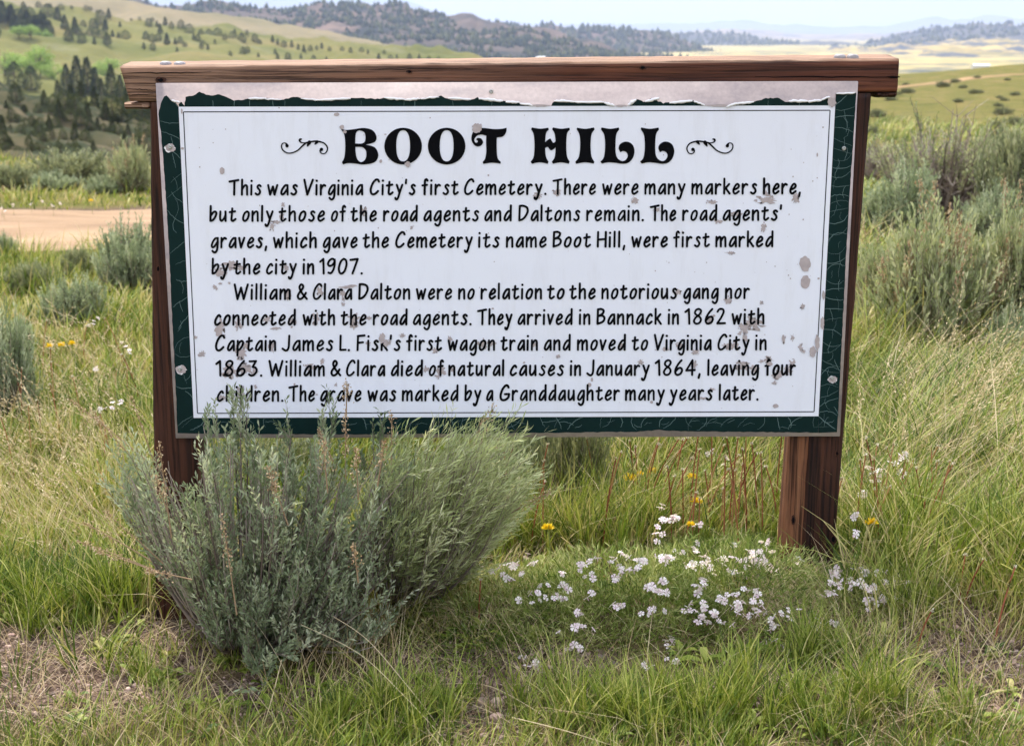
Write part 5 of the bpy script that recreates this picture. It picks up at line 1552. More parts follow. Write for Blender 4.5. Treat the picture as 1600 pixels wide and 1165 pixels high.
far_wood('forest', ridge2, 1500, 760, 1200, 0.1, 1.0, 11, 4, None, 0.42)['label'] = 'distant forest on the farther ridge above the middle of the beam'
far_wood('forest', hill_right, 900, 1250, 1800, 0.2, 1.0, 12, 5, None, 0.46)['label'] = 'distant forest on the blue ridge at upper right'
far_wood('forest', ridge3, 700, 900, 1250, 0.2, 1.0, 12, 6, None, 0.42)['label'] = 'distant forest on the small blue ridge right of centre'

# far farm buildings, a few pixels each
def barn(px, py, r, w, h, label, roofcol, wallcol):
    p = far(np.array(float(px)), np.array(float(py)), np.array(float(r)))
    root = thing('farm_building', label, 'building', tuple(p))
    hw, hd = w / 2, w * .3
    mb = MB()
    V = [(-hw, -hd, -2), (hw, -hd, -2), (hw, hd, -2), (-hw, hd, -2), (-hw, -hd, h * .6), (hw, -hd, h * .6), (hw, hd, h * .6), (-hw, hd, h * .6), (-hw, 0, h * .95), (hw, 0, h * .95)]
    mb.add(V, [(0, 1, 5, 4), (2, 3, 7, 6)], [(1, 2, 6), (1, 6, 5), (5, 6, 9), (3, 0, 4), (3, 4, 7), (7, 4, 8)])
    link('wall', mb.mesh('wall', smooth=False), wallcol, root)
    mb = MB()
    o = .06 * w
    R = [(-hw - o, -hd - o, h * .55), (hw + o, -hd - o, h * .55), (hw + o, 0, h), (-hw - o, 0, h), (hw + o, hd + o, h * .55), (-hw - o, hd + o, h * .55)]
    R2 = [(x, y, z + .05 * h) for x, y, z in R]
    mb.add(R + R2, [(0, 1, 2, 3), (3, 2, 4, 5), (7, 6, 9, 8), (8, 9, 11, 10), (0, 6, 7, 1), (5, 4, 10, 11)])
    link('roof', mb.mesh('roof', smooth=False), roofcol, root)
mw, mg = mat_plain('white_metal_roof', (.8, .8, .8, 1), .5), mat_plain('pale_wall', (.6, .58, .55, 1), .8)
barn(1532, 105, 1300, 13, 2.2, 'long low white roofed building far away right of the sign', mw, mg)
barn(845, 95.5, 1450, 8, 4, 'tiny white farmhouse just above the middle of the beam', mw, mg)

# ------------------------------------------------------------------ ground cover
def zone_px(x, y):
    return project(np.stack([x, y, ground_z(x, y)], -1))

def scatter(n, r0, r1, half=0.46):
    """points in the wedge in front of the camera, density falling with distance"""
    u = rng.uniform(0, 1, n)
    r = r0 * (r1 / r0) ** u
    a = rng.uniform(-half, half, n)
    return r * np.sin(a), r * np.cos(a)

def build_grass():
    gr, dr = MB(), MB()
    # tufts
    for (n, r0, r1, per, w0, hs, spread) in [(2900, 2.7, 4.3, 26, 0.0033, 0.15, 0.042), (3600, 4.2, 8.0, 24, 0.0050, 0.22, 0.06), (3200, 7.5, 16, 20, 0.008, 0.17, 0.12), (2600, 15, 30, 14, 0.016, 0.15, 0.24)]:
        x, y = scatter(n, r0, r1)
        b = bareness(x, y)
        rd = road_dist(x, y)
        keep = (rng.random(n) > b * 0.74) & (rd > ROAD_W * 0.98 + 0.04)
        keep &= fbm(x * 1.3, y * 1.3, 55, 3) > 0.34 - 0.2 * sstep(4.5, 7, np.hypot(x, y))
        keep &= ~((np.hypot(x, y) > plateau_edge(x, y) + 3))
        qx, qy = zone_px(x, y)
        keep &= ~((qy > 960) & (rng.random(n) < 0.6))
        keep &= ~(in_poly(qx, qy, [(700, 900), (1000, 850), (1280, 850), (1400, 930), (1380, 980), (1230, 1040), (850, 1040), (700, 980)]) & (rng.random(n) < 0.72))
        keep &= ~in_poly(qx, qy, [(1180, 850), (1345, 850), (1345, 935), (1180, 935)])
        x, y = x[keep], y[keep]
        n = len(x)
        px, py = zone_px(x, y)
        th = hs * rng.uniform(.55, 1.3, n) * (0.75 + 0.6 * fbm(x * .8, y * .8, 61, 3))
        right = sstep(1280, 1380, px) * (1 - sstep(860, 960, py)) * sstep(3.8, 4.6, y)
        mid = ((px > 640) & (px < 1250) & (y < 4.6) & (py < 1075))
        th = np.where(mid, th * 0.5, th)
        th = np.where(py > 985, th * 0.55, th)
        th = np.where((px > 800) & (px < 965) & (py > 690) & (py < 835), th * .45, th)
        th = th * (1 - 0.45 * sstep(0.35, 0.65, fbm(x * 2.1, y * 2.1, 66, 3)) * (y > 4.3))
        th = th * (1 + 0.42 * right)
        tint = np.clip(0.35 + 0.46 * (fbm(x * 1.1, y * 1.1, 71, 3) - .5) * 2 + .2 * rng.normal(size=n) + 0.06 * sstep(6, 14, np.hypot(x, y)) + 0.06 * (px < 250) * (py < 900), 0, 1)
        tint = np.where(py > 1030, tint * .8, tint)
        # blades of every tuft
        i = np.repeat(np.arange(n), per)
        m = len(i)
        bx = x[i] + rng.normal(0, spread, m)
        by = y[i] + rng.normal(0, spread, m)
        bz = ground_z(bx, by) - 0.004
        ox, oy = bx - x[i], by - y[i]
        az = np.arctan2(oy, ox) + rng.normal(0, .7, m)
        wind = 0.55 + .25 * rng.normal(size=m)
        az = np.where(rng.random(m) < 0.2 + 0.42 * right[i], rng.normal(0.25, .75, m), az)
        lean = np.clip(np.abs(rng.normal(.18, .14, m)) + .12 * right[i], 0, .75)
        curl = np.clip(rng.normal(.34, .2, m) + .15 * right[i], 0, 1.0)
        h = th[i] * rng.uniform(.5, 1.25, m)
        t2 = np.clip(tint[i] + .2 * rng.normal(size=m), 0, 1)
        rd = road_dist(bx, by)
        ok = rd > ROAD_W * 0.97
        blades(gr, np.stack([bx, by, bz], -1)[ok], h[ok], (w0 * rng.uniform(.6, 1.3, m))[ok], az[ok], lean[ok], curl[ok], t2[ok])
        # dry stems amongst them
        k = int(m * (0.22 if r0 < 4 else 0.20))
        j = rng.integers(0, m, k)
        prob = 0.35 + 0.5 * (fbm(bx[j] * .7, by[j] * .7, 83, 3) > .5) + .3 * right[i][j]
        j = j[(rng.random(k) < prob) & (road_dist(bx[j], by[j]) > ROAD_W)]
        k = len(j)
        blades(dr, np.stack([bx[j], by[j], bz[j]], -1), h[j] * rng.uniform(1.0, 1.5, k), w0 * rng.uniform(.35, .7, k), az[j], lean[j] * 1.3, curl[j] * 1.4, rng.uniform(0.2, 1, k))
    gr_tint = None
    tag(link('grass', gr.mesh('grass'), M['grass']), 'yellow-green meadow grass growing around the sign', 'grass', None, 'stuff')
    # long wind-bent straw at right and straw hanging at the foot of the phlox
    def patch(n, poly, h0, h1, azm, azs, lean, curl, w=0.0024, tint=(.3, 1)):
        p = hull_ends(poly, n, 0, 0)
        P = gp(p[:, 0], p[:, 1])
        blades(dr, P, rng.uniform(h0, h1, n), np.full(n, w) * rng.uniform(.6, 1.3, n), rng.normal(azm, azs, n), np.abs(rng.normal(lean, .15, n)), np.abs(rng.normal(curl, .2, n)), rng.uniform(*tint, n), 5)
        if h1 >= .39:                                   # seed heads on the tall stems
            V = dr.v[-1].reshape(n, 5, 2, 3).mean(2)[rng.random(n) < .55]
            c, d = V[:, 4], V[:, 4] - V[:, 3]
            r_ = np.repeat(np.arange(len(c)), 12)
            f_ = np.tile(np.linspace(-.9, .25, 12), len(c))[:, None]
            sc_ = (1.0 + .12 * np.linalg.norm(c, axis=1))[r_]
            leaves(dr, c[r_] + d[r_] * f_ * .8 + rng.normal(0, .003, (len(r_), 3)), d[r_] / np.linalg.norm(d[r_], axis=1, keepdims=True) + rng.normal(0, .35, (len(r_), 3)), .010 * sc_ * rng.uniform(.6, 1.3, len(r_)), .0026 * sc_ * np.ones(len(r_)), rng.uniform(.4, 1, len(r_)), .2)
    patch(520, [(1320, 640), (1600, 600), (1640, 800), (1500, 850), (1330, 820)], .3, .58, .15, .75, .5, .5)
    patch(240, [(1205, 945), (1330, 920), (1340, 970), (1220, 985)], .07, .17, 2.6, .8, .5, .6)
    patch(240, [(600, 900), (780, 930), (790, 985), (620, 1000)], .12, .26, -1.6, .7, .4, .9)
    patch(620, [(0, 560), (230, 560), (230, 900), (0, 900)], .2, .40, 2.9, .9, .4, .5)
    patch(500, [(700, 880), (1260, 850), (1300, 1000), (720, 1010)], .06, .16, 1.5, 2.0, .5, .7)
    patch(420, [(0, 990), (330, 990), (330, 1165), (0, 1165)], .06, .2, 1.5, 2.2, .75, .5, 0.0020, (0, 1))
    patch(520, [(1330, 960), (1600, 940), (1600, 1165), (1300, 1165)], .06, .22, 1.5, 2.2, .75, .5, 0.0020, (0, 1))
    patch(260, [(640, 1020), (900, 1020), (860, 1165), (640, 1165)], .05, .16, 1.5, 2.2, .75, .6, 0.0018, (0, 1))
    patch(420, [(0, 1010), (1600, 1010), (1600, 1165), (0, 1165)], .07, .2, 1.5, 2.0, .5, .7)
    patch(150, [(420, 1010), (620, 1000), (640, 1100), (420, 1120)], .14, .28, .6, 1.2, .35, .5)
    tag(link('dry_grass', dr.mesh('dry_grass'), M['straw']), 'straw-coloured dry grass stems among the green grass', 'grass', None, 'stuff')
    # fresh green tufts along the lower edge
    fr = MB()
    for cx, cy, rx, ry, n, h in [(1020, 1130, 190, 32, 2600, .13), (1130, 1120, 90, 40, 900, .16), (1330, 1110, 130, 40, 1500, .15), (1262, 1025, 44, 14, 700, .12), (1185, 1040, 60, 14, 300, .09), (560, 1130, 130, 40, 1300, .13), (690, 1120, 60, 34, 160, .17), (80, 960, 110, 34, 1800, .16), (240, 1060, 80, 30, 300, .11), (980, 850, 120, 16, 1300, .22),
                                (915, 810, 60, 14, 700, .24), (1420, 950, 90, 30, 700, .14), (830, 1120, 40, 30, 300, .13), (1560, 880, 90, 40, 1500, .26), (1400, 860, 80, 30, 1100, .28), (1480, 1130, 90, 30, 160, .10)]:
        n = int(n * .62)
        nc = max(4, n // 34)
        kx, ky, ks = rng.normal(cx, rx * .55, nc), rng.normal(cy, ry * .55, nc), rng.uniform(.45, 1.35, nc)
        kk = rng.integers(0, nc, n)
        px, py = kx[kk] + rng.normal(0, 9, n), ky[kk] + rng.normal(0, 5, n)
        P = gp(px, py)
        P[:, 2] -= 0.004
        blades(fr, P, h * ks[kk] * rng.uniform(.5, 1.3, n), .0032 * rng.uniform(.6, 1.3, n), rng.uniform(0, 6.28, n), np.abs(rng.normal(.2, .14, n)), np.abs(rng.normal(.3, .2, n)), np.clip(rng.normal(.38, .22, n) + .12 * (ks[kk] - 1), 0, 1))
    tag(link('grass', fr.mesh('grass'), M['grass']), 'fresh green grass tufts along the front of the bare soil', 'grass', None, 'stuff')
    # flat dead litter on the soil
    lt = MB()
    n = 34000
    x, y = scatter(n, 2.7, 6.0)
    k = rng.random(n) < 0.25 + 0.75 * bareness(x, y)
    x, y = x[k], y[k]
    n = len(x)
    P = np.stack([x, y, ground_z(x, y) + rng.uniform(0.001, 0.012, n)], -1)
    blades(lt, P, rng.uniform(.015, .085, n), .0020 * rng.uniform(.5, 1.5, n), rng.uniform(0, 6.28, n), rng.uniform(.8, 1.0, n), rng.uniform(0, .9, n), np.clip(rng.normal(.45, .3, n), 0, 1), 4)
    v = lt.v[0]
    v[:, 2] = ground_z(v[:, 0], v[:, 1]) + 0.004 + (v[:, 2] - ground_z(v[:, 0], v[:, 1])) * 0.25
    tag(link('litter', lt.mesh('litter'), M['litter']), 'dead grass litter lying on the bare soil', 'litter', None, 'stuff')
build_grass()

def pebble_mesh(mb, c, s, tint):
    bm = bmesh.new()
    bmesh.ops.create_icosphere(bm, subdivisions=2, radius=1)
    co = np.array([v.co[:] for v in bm.verts])
    fc = np.array([[v.index for v in f.verts] for f in bm.faces])
    bm.free()
    co *= 1 + 0.35 * (vnoise(co[:, 0:1] * 1.3 + c[0] * 90, co[:, 1:2] * 1.3 + co[:, 2:3] + c[1] * 70, 5) - .5)
    a = rng.uniform(0, 6.28)
    co = co * np.array([s * rng.uniform(.8, 1.3), s * rng.uniform(.7, 1.1), s * rng.uniform(.5, .75)])
    co = co @ np.array([[math.cos(a), -math.sin(a), 0], [math.sin(a), math.cos(a), 0], [0, 0, 1]])
    mb.add(co + np.asarray(c), None, fc, tint)

def build_stones():
    M['stone'] = mat_leaf('stone', [(0, lin(112, 98, 92)), (.4, lin(152, 130, 120)), (.7, lin(190, 158, 144)), (1, lin(214, 200, 192))], 0, .9)
    gv = MB()
    n = 2600
    x, y = scatter(n * 4, 2.75, 4.6)
    k = rng.random(n * 4) < bareness(x, y)
    for xx, yy in list(zip(x[k], y[k]))[:n]:
        pebble_mesh(gv, (xx, yy, ground_z(xx, yy) + .001), rng.uniform(.0025, .006) * rng.choice([1, 1, 1, 1.8]), rng.uniform(0, .8))
    tag(link('gravel', gv.mesh('gravel'), M['stone']), 'fine gravel on the bare soil in front of the sign', 'gravel', None, 'stuff')
    st = [(776, 1097, 17, .75, 'pinkish stone, topmost of the bare gravel patch'), (752, 1098, 18, .45, 'grey rounded stone left of the pinkish one in the gravel patch'), (776, 1122, 20, .72, 'long tan stone in the middle of the gravel patch'), (800, 1130, 15, .25, 'dark grey stone right of the long tan stone'), (793, 1117, 9, .8, 'small reddish stone above the dark grey stone'),
          (742, 1105, 10, .4, 'small grey stone at the left of the gravel patch'), (760, 1124, 9, .2, 'small dark stone left of the long tan stone'), (712, 1130, 12, .5, 'flat brown stone in the lower gravel patch'), (700, 1118, 8, .4, 'little brown stone above the flat brown stone'), (790, 1086, 8, .2, 'small dark stone behind the pinkish stone'),
          (763, 1064, 8, .5, 'small stone at the foot of the phlox mat'), (340, 992, 26, .5, 'rounded grey rock half hidden under the big sagebrush'), (1375, 1085, 10, .6, 'small pale stone in the bare soil at lower right'), (1525, 1045, 11, .3, 'small brown stone in the bare soil at right')]
    for px, py, s, t, lb in st:
        c = gp(np.array([float(px)]), np.array([float(py)]))[0]
        r = s / F * np.linalg.norm(c - np.array([0, 0, H])) * .62
        mb = MB()
        pebble_mesh(mb, (c[0], c[1], c[2] + r * .15), r, t)
        tag(link('stone', mb.mesh('stone', c), M['stone'], None, c), lb, 'stone', 'stones on the bare soil')
build_stones()

# ------------------------------------------------------------------ flowers
def flower_mesh(seed):
    r = np.random.default_rng(seed)
    mb = MB()
    for k in range(5):
        a = k * 2 * math.pi / 5 + r.normal(0, .1)
        ca, sa = math.cos(a), math.sin(a)
        pr = [(.04, 0, 0), (.42, .2, .10), (.78, .40, .14), (1.04, .24, .0), (.90, 0, .06), (1.04, -.24, .0), (.78, -.40, .14), (.42, -.2, .10)]
        V = [(x * ca - y * sa, x * sa + y * ca, z + r.normal(0, .03)) for x, y, z in pr]
        mb.add(np.array(V) * 0.0125, None, [(0, i, i + 1) for i in range(1, 7)], np.clip(r.normal(.55, .25), 0, 1))
    tubes(mb, np.array([[[0, 0, -.010], [0, 0, -.005], [0, 0, .0005]]]), np.array([[.0008, .001, .0018]]), 5, 0.0)
    return mb.mesh('flower')
FLOWERS = [flower_mesh(s) for s in range(8)]

def phlox_mound(name_label, cx_px, cy_px, rx, ry, hh, n, flowers):
    c = gp(np.array([float(cx_px)]), np.array([float(cy_px)]))[0]
    root = thing('phlox_plant', name_label, 'flowering plant', c, 'white flowered phlox mats below the sign')
    mb = MB()
    a, k = rng.uniform(0, 6.28, n), np.sqrt(rng.random(n))
    lob = 0.8 + .4 * vnoise(np.cos(a) * 2 + cx_px, np.sin(a) * 2, 9)
    x, y = c[0] + rx * k * lob * np.cos(a), c[1] + ry * k * lob * np.sin(a)
    z = ground_z(x, y) + hh * (1 - k ** 3) * rng.uniform(0.1, 1, n) * (.7 + .6 * vnoise(x * 14, y * 14, 4))
    P = np.stack([x, y, z], -1)
    d = np.stack([np.cos(a) * k, np.sin(a) * k, np.full(n, .8)], 1) + rng.normal(0, .45, (n, 3))
    leaves(mb, P, d, rng.uniform(.018, .05, n), rng.uniform(.0026, .0046, n), np.clip(.1 + .7 * vnoise(x * 11, y * 11, 8) + .22 * rng.normal(size=n), 0, 1), .2)
    link('foliage', mb.mesh('foliage', c), M['phloxleaf'], root)
    made = 0
    for px, py in flowers:
        d = ray(np.array(px), np.array(py))
        t = 3.0
        for _ in range(40):
            p = np.array([0, 0, H]) + d * t
            q = min(1.0, math.hypot((p[0] - c[0]) / rx, (p[1] - c[1]) / ry))
            top = ground_z(p[0], p[1]) + hh * (1 - q ** 3) + 0.022
            t += 0.6 * (p[2] - top) / max(-d[2], .05)
        p = np.array([0, 0, H]) + d * t
        for rep in range(random.choice([2, 3, 3, 4])):
            if made >= 98: continue
            made += 1
            o = link('flower', random.choice(FLOWERS), M['petal'], root)
            o.location = Vector(p - c + (rng.normal(0, .016, 3) * np.array([1, 1, .4]) if rep else 0))
            o.rotation_euler = (rng.normal(.75, .3), rng.normal(0, .35), rng.uniform(0, 6.28))
            s = rng.uniform(.65, 1.08)
            o.scale = (s, s, s)
z6f = [(440, 515), (515, 540), (550, 560), (600, 535), (603, 585), (632, 540), (655, 567), (718, 610), (795, 563), (788, 610), (690, 668), (718, 660), (790, 652), (897, 568), (890, 525), (865, 535), (960, 527), (1000, 550), (1053, 550), (985, 590), (1000, 497), (1060, 520), (1130, 628), (845, 705), (870, 750), (848, 760), (825, 822), (858, 835), (666, 858), (690, 885), (710, 893), (1080, 885), (1180, 800)]
z7f = [(180, 530), (190, 555), (232, 512), (75, 508), (110, 515), (185, 478), (330, 470), (390, 495), (340, 520), (375, 540), (295, 520), (440, 460), (420, 512), (430, 540), (188, 608), (225, 610), (205, 628), (375, 625), (318, 640), (270, 660), (290, 670), (358, 665), (345, 690), (385, 705), (362, 712), (322, 683), (395, 665), (420, 665), (410, 640), (175, 695), (195, 697), (220, 670), (218, 690), (217, 715), (262, 713), (290, 738), (465, 715), (515, 693), (490, 705), (460, 750), (600, 700), (610, 755), (655, 740), (630, 745), (500, 830), (490, 815), (130, 875), (115, 800), (65, 630), (0, 522),
       (670, 600), (690, 605), (675, 570), (780, 565), (765, 550), (725, 600), (805, 635), (810, 615), (785, 660), (820, 670), (845, 655)]
allf = [(520 + x / 2.2185, 640 + y / 2.2185) for x, y in z6f] + [(1000 + x / 2.2183, 640 + y / 2.2183) for x, y in z7f]
allf += [(random.gauss(1105, 75), random.uniform(846, 985)) for _ in range(52)] + [(random.gauss(940, 60), random.uniform(870, 960)) for _ in range(26)] + [(random.gauss(1320, 36), random.uniform(880, 955)) for _ in range(12)]
groups = {'a': [], 'b': [], 'c': [], 'd': [], 'e': []}
for f in allf:
    groups['a' if f[0] < 880 else 'b' if f[0] < 1050 else ('c' if f[1] > 905 else 'e') if f[0] < 1270 else 'd'].append(f)
phlox_mound('sparse white phlox mat between the rabbitbrush and the larger phlox mats', 800, 955, .34, .34, .085, 5200, groups['a'])
phlox_mound('grassy white phlox mat left of the densest one, below the panel', 975, 945, .36, .40, .12, 6200, groups['b'])
phlox_mound('dense white phlox mat left of the foot of the right post', 1140, 930, .34, .40, .12, 6200, groups['c'])
phlox_mound('white phlox mat behind the densest one, under the right end of the panel', 1130, 895, .3, .3, .075, 3200, groups['e'])
phlox_mound('small white phlox mat right of the foot of the right post', 1330, 940, .2, .2, .06, 2400, groups['d'])

def yarrow(px, py, hgt, label):
    """loose white flower heads on a thin stem behind the phlox"""
    p = gp(np.array([float(px)]), np.array([float(py)]), hgt)[0]
    base = np.array([p[0], p[1], float(ground_z(p[0], p[1]))])
    root = thing('white_wildflower', label, 'flower', base, 'white wildflowers on stems')
    mb = MB()
    tubes(mb, bez(np.zeros((1, 3)), np.array([[.01, 0, hgt * .5]]), (p - base)[None], 6), np.linspace(.0018, .001, 6)[None], 4, .3)
    link('stem', mb.mesh('stem'), M['phloxleaf'], root)
    for k in range(random.choice([2, 3, 4])):
        o = link('flower', random.choice(FLOWERS), M['petal'], root)
        o.location = Vector(p - base + rng.normal(0, .011, 3))
        o.rotation_euler = (rng.normal(.5, .4), rng.normal(0, .4), rng.uniform(0, 6.28))
        o.scale = (.95,) * 3
for i, (x, y) in enumerate([(80, 345), (78, 380), (110, 382), (130, 370), (195, 390), (60, 420), (70, 440), (240, 155), (290, 170)]):
    yarrow(1000 + x / 2.218, 640 + y / 2.218, random.uniform(.12, .2), 'white wildflower on a thin stem in the grass below the panel')
for x, y in [(800, 205), (825, 215), (910, 165), (880, 170), (905, 235), (755, 420), (730, 360), (825, 265), (780, 290)]:
    yarrow(1000 + x / 2.218, 640 + y / 2.218, random.uniform(.15, .25), 'white wildflower on a thin stem in the grass right of the right post')
for x, y in [(155, 500), (190, 537), (200, 550), (140, 505), (165, 640), (178, 632), (150, 575)]:
    yarrow(x, y, random.uniform(.2, .3), 'white wildflower on a thin stem in the grass left of the left post')
for x, y in [(2, 325), (20, 320), (48, 318), (66, 315), (82, 322), (95, 316), (5, 330)]:
    yarrow(x, y, .12, 'white wildflower at the far side of the dirt road')

def dandelion(px, py, hgt, label, big=1.0):
    p = gp(np.array([float(px)]), np.array([float(py)]), hgt)[0]
    base = np.array([p[0], p[1], float(ground_z(p[0], p[1]))])
    root = thing('dandelion', label, 'flower', base, 'yellow dandelions')
    mb = MB()
    tubes(mb, bez(np.zeros((1, 3)), np.array([[.015, 0, hgt * .5]]), (p - base)[None], 7), np.full((1, 7), .002), 5, .6)
    link('stem', mb.mesh('stem'), M['phloxleaf'], root)
    mb = MB()
    n = 70
    a, k = rng.uniform(0, 6.28, n), rng.uniform(.1, 1, n)
    d = np.stack([np.cos(a) * (.3 + k), np.sin(a) * (.3 + k), 1.15 - k], 1)
    leaves(mb, np.tile((p - base), (n, 1)) + d * .002, d, .024 * big * rng.uniform(.7, 1.1, n), .0056 * np.ones(n), rng.uniform(0, 1, n), .1)
    link('flower_head', mb.mesh('flower_head'), M['yellow'], root)
for x, y, l, bg in [(986, 749, 'largest yellow dandelion, below the panel near its middle', 1.2), (1021, 737, 'yellow dandelion right of the largest one', .9), (1000, 741, 'small yellow dandelion between two others below the panel', .6), (856, 826, 'yellow dandelion low in the grass right of the rabbitbrush', .9), (1081, 746, 'orange-yellow dandelion among red stalks left of the right post', .8), (1089, 785, 'ragged yellow dandelion above the phlox, left of the right post', .9), (1361, 818, 'yellow dandelion in the grass right of the right post', .9), (1079, 820, 'small orange dandelion just above the phlox mat', .6)]:
    dandelion(x, y, .14, l, bg)
for x, y, l in [(78, 542, 'yellow dandelion in the left grass'), (96, 540, 'yellow dandelion beside another in the left grass'), (112, 538, 'right one of the yellow dandelions in the left grass'), (142, 314, 'yellow flower at the far edge of the dirt road')]:
    dandelion(x, y, .16, l, 1.1)

def red_stalk(px, py, h, tilt, label, group):
    p = gp(np.array([float(px)]), np.array([float(py)]))[0]
    root = thing('seed_stalk', label, 'plant', p, group)
    top = np.array([h * tilt, rng.normal(0, .03), h])
    mb = MB()
    tubes(mb, bez(np.zeros((1, 3)), np.array([[h * tilt * .2, 0, h * .55]]), top[None], 7), np.linspace(.0030, .0020, 7)[None], 5, rng.uniform(0, 1, 1))
    link('stem', mb.mesh('stem'), M['redstalk'], root)
    mb = MB()
    n = 16
    d = rng.normal(0, 1, (n, 3)) + np.array([0, 0, .7])
    leaves(mb, np.tile(top, (n, 1)), d, .0075 * rng.uniform(.7, 1.3, n), .0045 * np.ones(n), rng.uniform(0, 1, n), .2)
    link('seed_head', mb.mesh('seed_head'), M['seedhead'], root)
for i in range(46):
    px = random.choice([random.gauss(820, 35), random.gauss(1000, 45), random.gauss(1110, 60), random.gauss(1150, 50)])
    px = min(1215, max(770, px))
    red_stalk(px, random.uniform(815, 880) if px < 900 else random.uniform(800, 868), random.uniform(.17, .36), random.gauss(.05, .16), 'thin reddish seed stalk standing in the grass below the panel', 'reddish stalks below the panel')
for i in range(26):
    red_stalk(random.gauss(1385, 45), random.uniform(800, 870), random.uniform(.16, .33), random.gauss(.1, .15), 'thin reddish seed stalk in the grass right of the right post', 'reddish stalks right of the post')
for px, py, h, t, l in [(1505, 955, .17, .25, 'thick red seed stalk in the lower right grass, left one of a close pair'), (1498, 945, .15, .1, 'thin red seed stalk close beside the thick red one'), (1555, 1000, .2, .28, 'red seed stalk farthest right in the lower right grass'), (1430, 1030, .15, .22, 'short red seed stalk in the bare soil right of the phlox'), (748, 972, .14, .05, 'dark red seed stalk with green bud at the left of the phlox')]:
    red_stalk(px, py, h, t, l, None)
for i in range(22):
    red_stalk(random.uniform(10, 235), random.uniform(560, 800), random.uniform(.2, .32), random.gauss(0, .15), 'thin reddish seed stalk in the grass left of the left post', 'reddish stalks left of the post')

# a few long bleached grass stems lying across the front
def long_stem(pts, label):
    P = np.concatenate([gp(np.array([float(p[0])]), np.array([float(p[1])]), p[2]) for p in pts])
    c = catmull([tuple(v) for v in P], 8)
    mb = MB()
    tubes(mb, c[None], np.linspace(.0016, .0007, len(c))[None], 4, .95)
    o = P[0]
    tag(link('grass_stem', mb.mesh('grass_stem', o), M['straw'], None, o), label, 'grass stem', 'long bleached grass stems')
long_stem([(690, 1140, .0), (640, 1075, .1), (575, 1000, .2), (520, 962, .26)], 'long bleached grass stem arching left in front of the big sagebrush')
long_stem([(700, 1160, .0), (630, 1085, .1), (560, 1020, .16), (470, 975, .22)], 'long bleached grass stem below another, ending low on the big sagebrush')
long_stem([(690, 1068, .02), (760, 1070, .05), (830, 1105, .05), (870, 1135, .02)], 'long bleached grass stem lying over the gravel patch')
long_stem([(800, 1120, .05), (880, 1140, .06), (960, 1165, .02)], 'long bleached grass stem right of the gravel patch')
long_stem([(1000, 1072, .02), (1040, 1073, .06), (1085, 1095, .03)], 'short bleached grass stem bent over below the phlox')
long_stem([(1560, 1000, .0), (1520, 960, .1), (1470, 900, .18)], 'long bleached grass stem leaning over the lower right grass')
long_stem([(405, 1155, .0), (425, 1090, .12), (440, 1030, .2)], 'upright bleached grass stem at the foot of the big sagebrush')

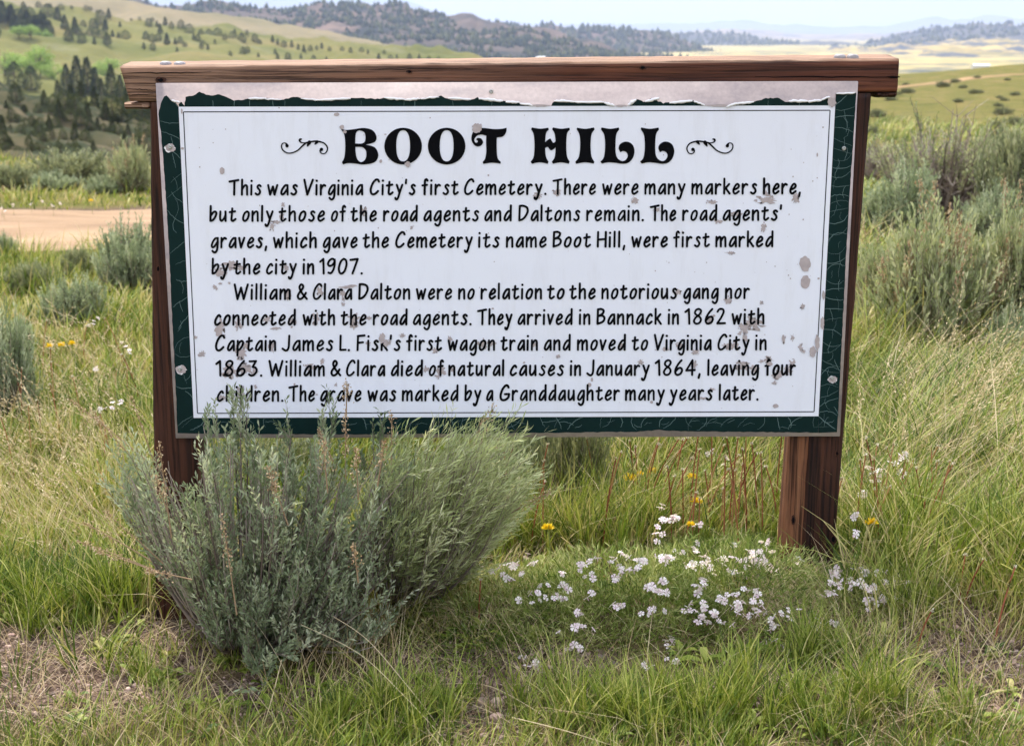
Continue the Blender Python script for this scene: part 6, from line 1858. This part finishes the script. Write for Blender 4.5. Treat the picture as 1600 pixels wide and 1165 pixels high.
def build_weeds():
    wd = MB()
    spots = []
    for poly, n in [([(780, 770), (1215, 770), (1215, 850), (760, 860)], 60), ([(130, 1000), (720, 1030), (720, 1160), (100, 1160)], 46), ([(1000, 1010), (1600, 960), (1600, 1160), (950, 1160)], 50), ([(1330, 780), (1500, 780), (1500, 930), (1330, 930)], 26), ([(0, 850), (230, 850), (230, 1010), (0, 1010)], 20), ([(700, 880), (900, 880), (880, 1020), (700, 1020)], 22)]:
        p = hull_ends(poly, n, 0, 0)
        spots.append(gp(p[:, 0], p[:, 1]))
    for c in np.concatenate(spots):
        k = rng.integers(6, 13)
        a = rng.uniform(0, 6.28, k)
        L = rng.uniform(.03, .085, k) * rng.uniform(.6, 1.2)
        w = L * rng.uniform(.16, .34, k)
        el = rng.uniform(.25, 1.1, k)
        n = 5
        t = np.linspace(0, 1, n)
        P = np.stack([c[0] + np.cos(a)[:, None] * L[:, None] * t * np.cos(el)[:, None], c[1] + np.sin(a)[:, None] * L[:, None] * t * np.cos(el)[:, None], c[2] + .006 + L[:, None] * (np.sin(el)[:, None] * t - .45 * t ** 2)], -1)
        Wd = np.stack([-np.sin(a), np.cos(a), np.zeros(k)], -1)[:, None] * (w[:, None] * np.array([.25, .7, 1, .8, .08]))[..., None] * .5
        fold = np.array([0, 0, 1.0]) * (w[:, None] * np.array([.1, .2, .25, .2, 0]))[..., None]
        V = np.stack([P - Wd + fold, P, P + Wd + fold], 2)
        idx = np.arange(k * n * 3).reshape(k, n, 3)
        q = np.stack([idx[:, :-1, :-1], idx[:, :-1, 1:], idx[:, 1:, 1:], idx[:, 1:, :-1]], -1).reshape(-1, 4)
        wd.add(V.reshape(-1, 3), q, tint=np.repeat(np.clip(rng.uniform(.1, .6) + rng.normal(0, .12, k), 0, 1), n * 3))
    tag(link('weeds', wd.mesh('weeds'), M['grass']), 'broad leaved green weeds low among the grass', 'weeds', None, 'stuff')
build_weeds()

# ------------------------------------------------------------------ haze
def build_haze():
    x, y0, y1, z0, z1 = 16500, -14500, 17000, -600, 700
    V = [(-x, y0, z0), (x, y0, z0), (x, y1, z0), (-x, y1, z0), (-x, y0, z1), (x, y0, z1), (x, y1, z1), (-x, y1, z1)]
    q = [(0, 3, 2, 1), (4, 5, 6, 7), (0, 1, 5, 4), (1, 2, 6, 5), (2, 3, 7, 6), (3, 0, 4, 7)]
    m = bpy.data.materials.new('haze')
    m.use_nodes = True
    N, L = m.node_tree.nodes, m.node_tree.links
    N.clear()
    out = N.new("ShaderNodeOutputMaterial")
    pv = N.new("ShaderNodeVolumePrincipled")
    pv.inputs['Color'].default_value = (0.56, 0.67, 0.96, 1)
    pv.inputs['Density'].default_value = 0.95e-4
    pv.inputs['Anisotropy'].default_value = 0.2
    L.new(pv.outputs[0], out.inputs['Volume'])
    tag(link('haze', mesh_np('haze', V, q, smooth=False), m), 'thin bluish haze over the far hills', 'haze', None, 'stuff')
build_haze()
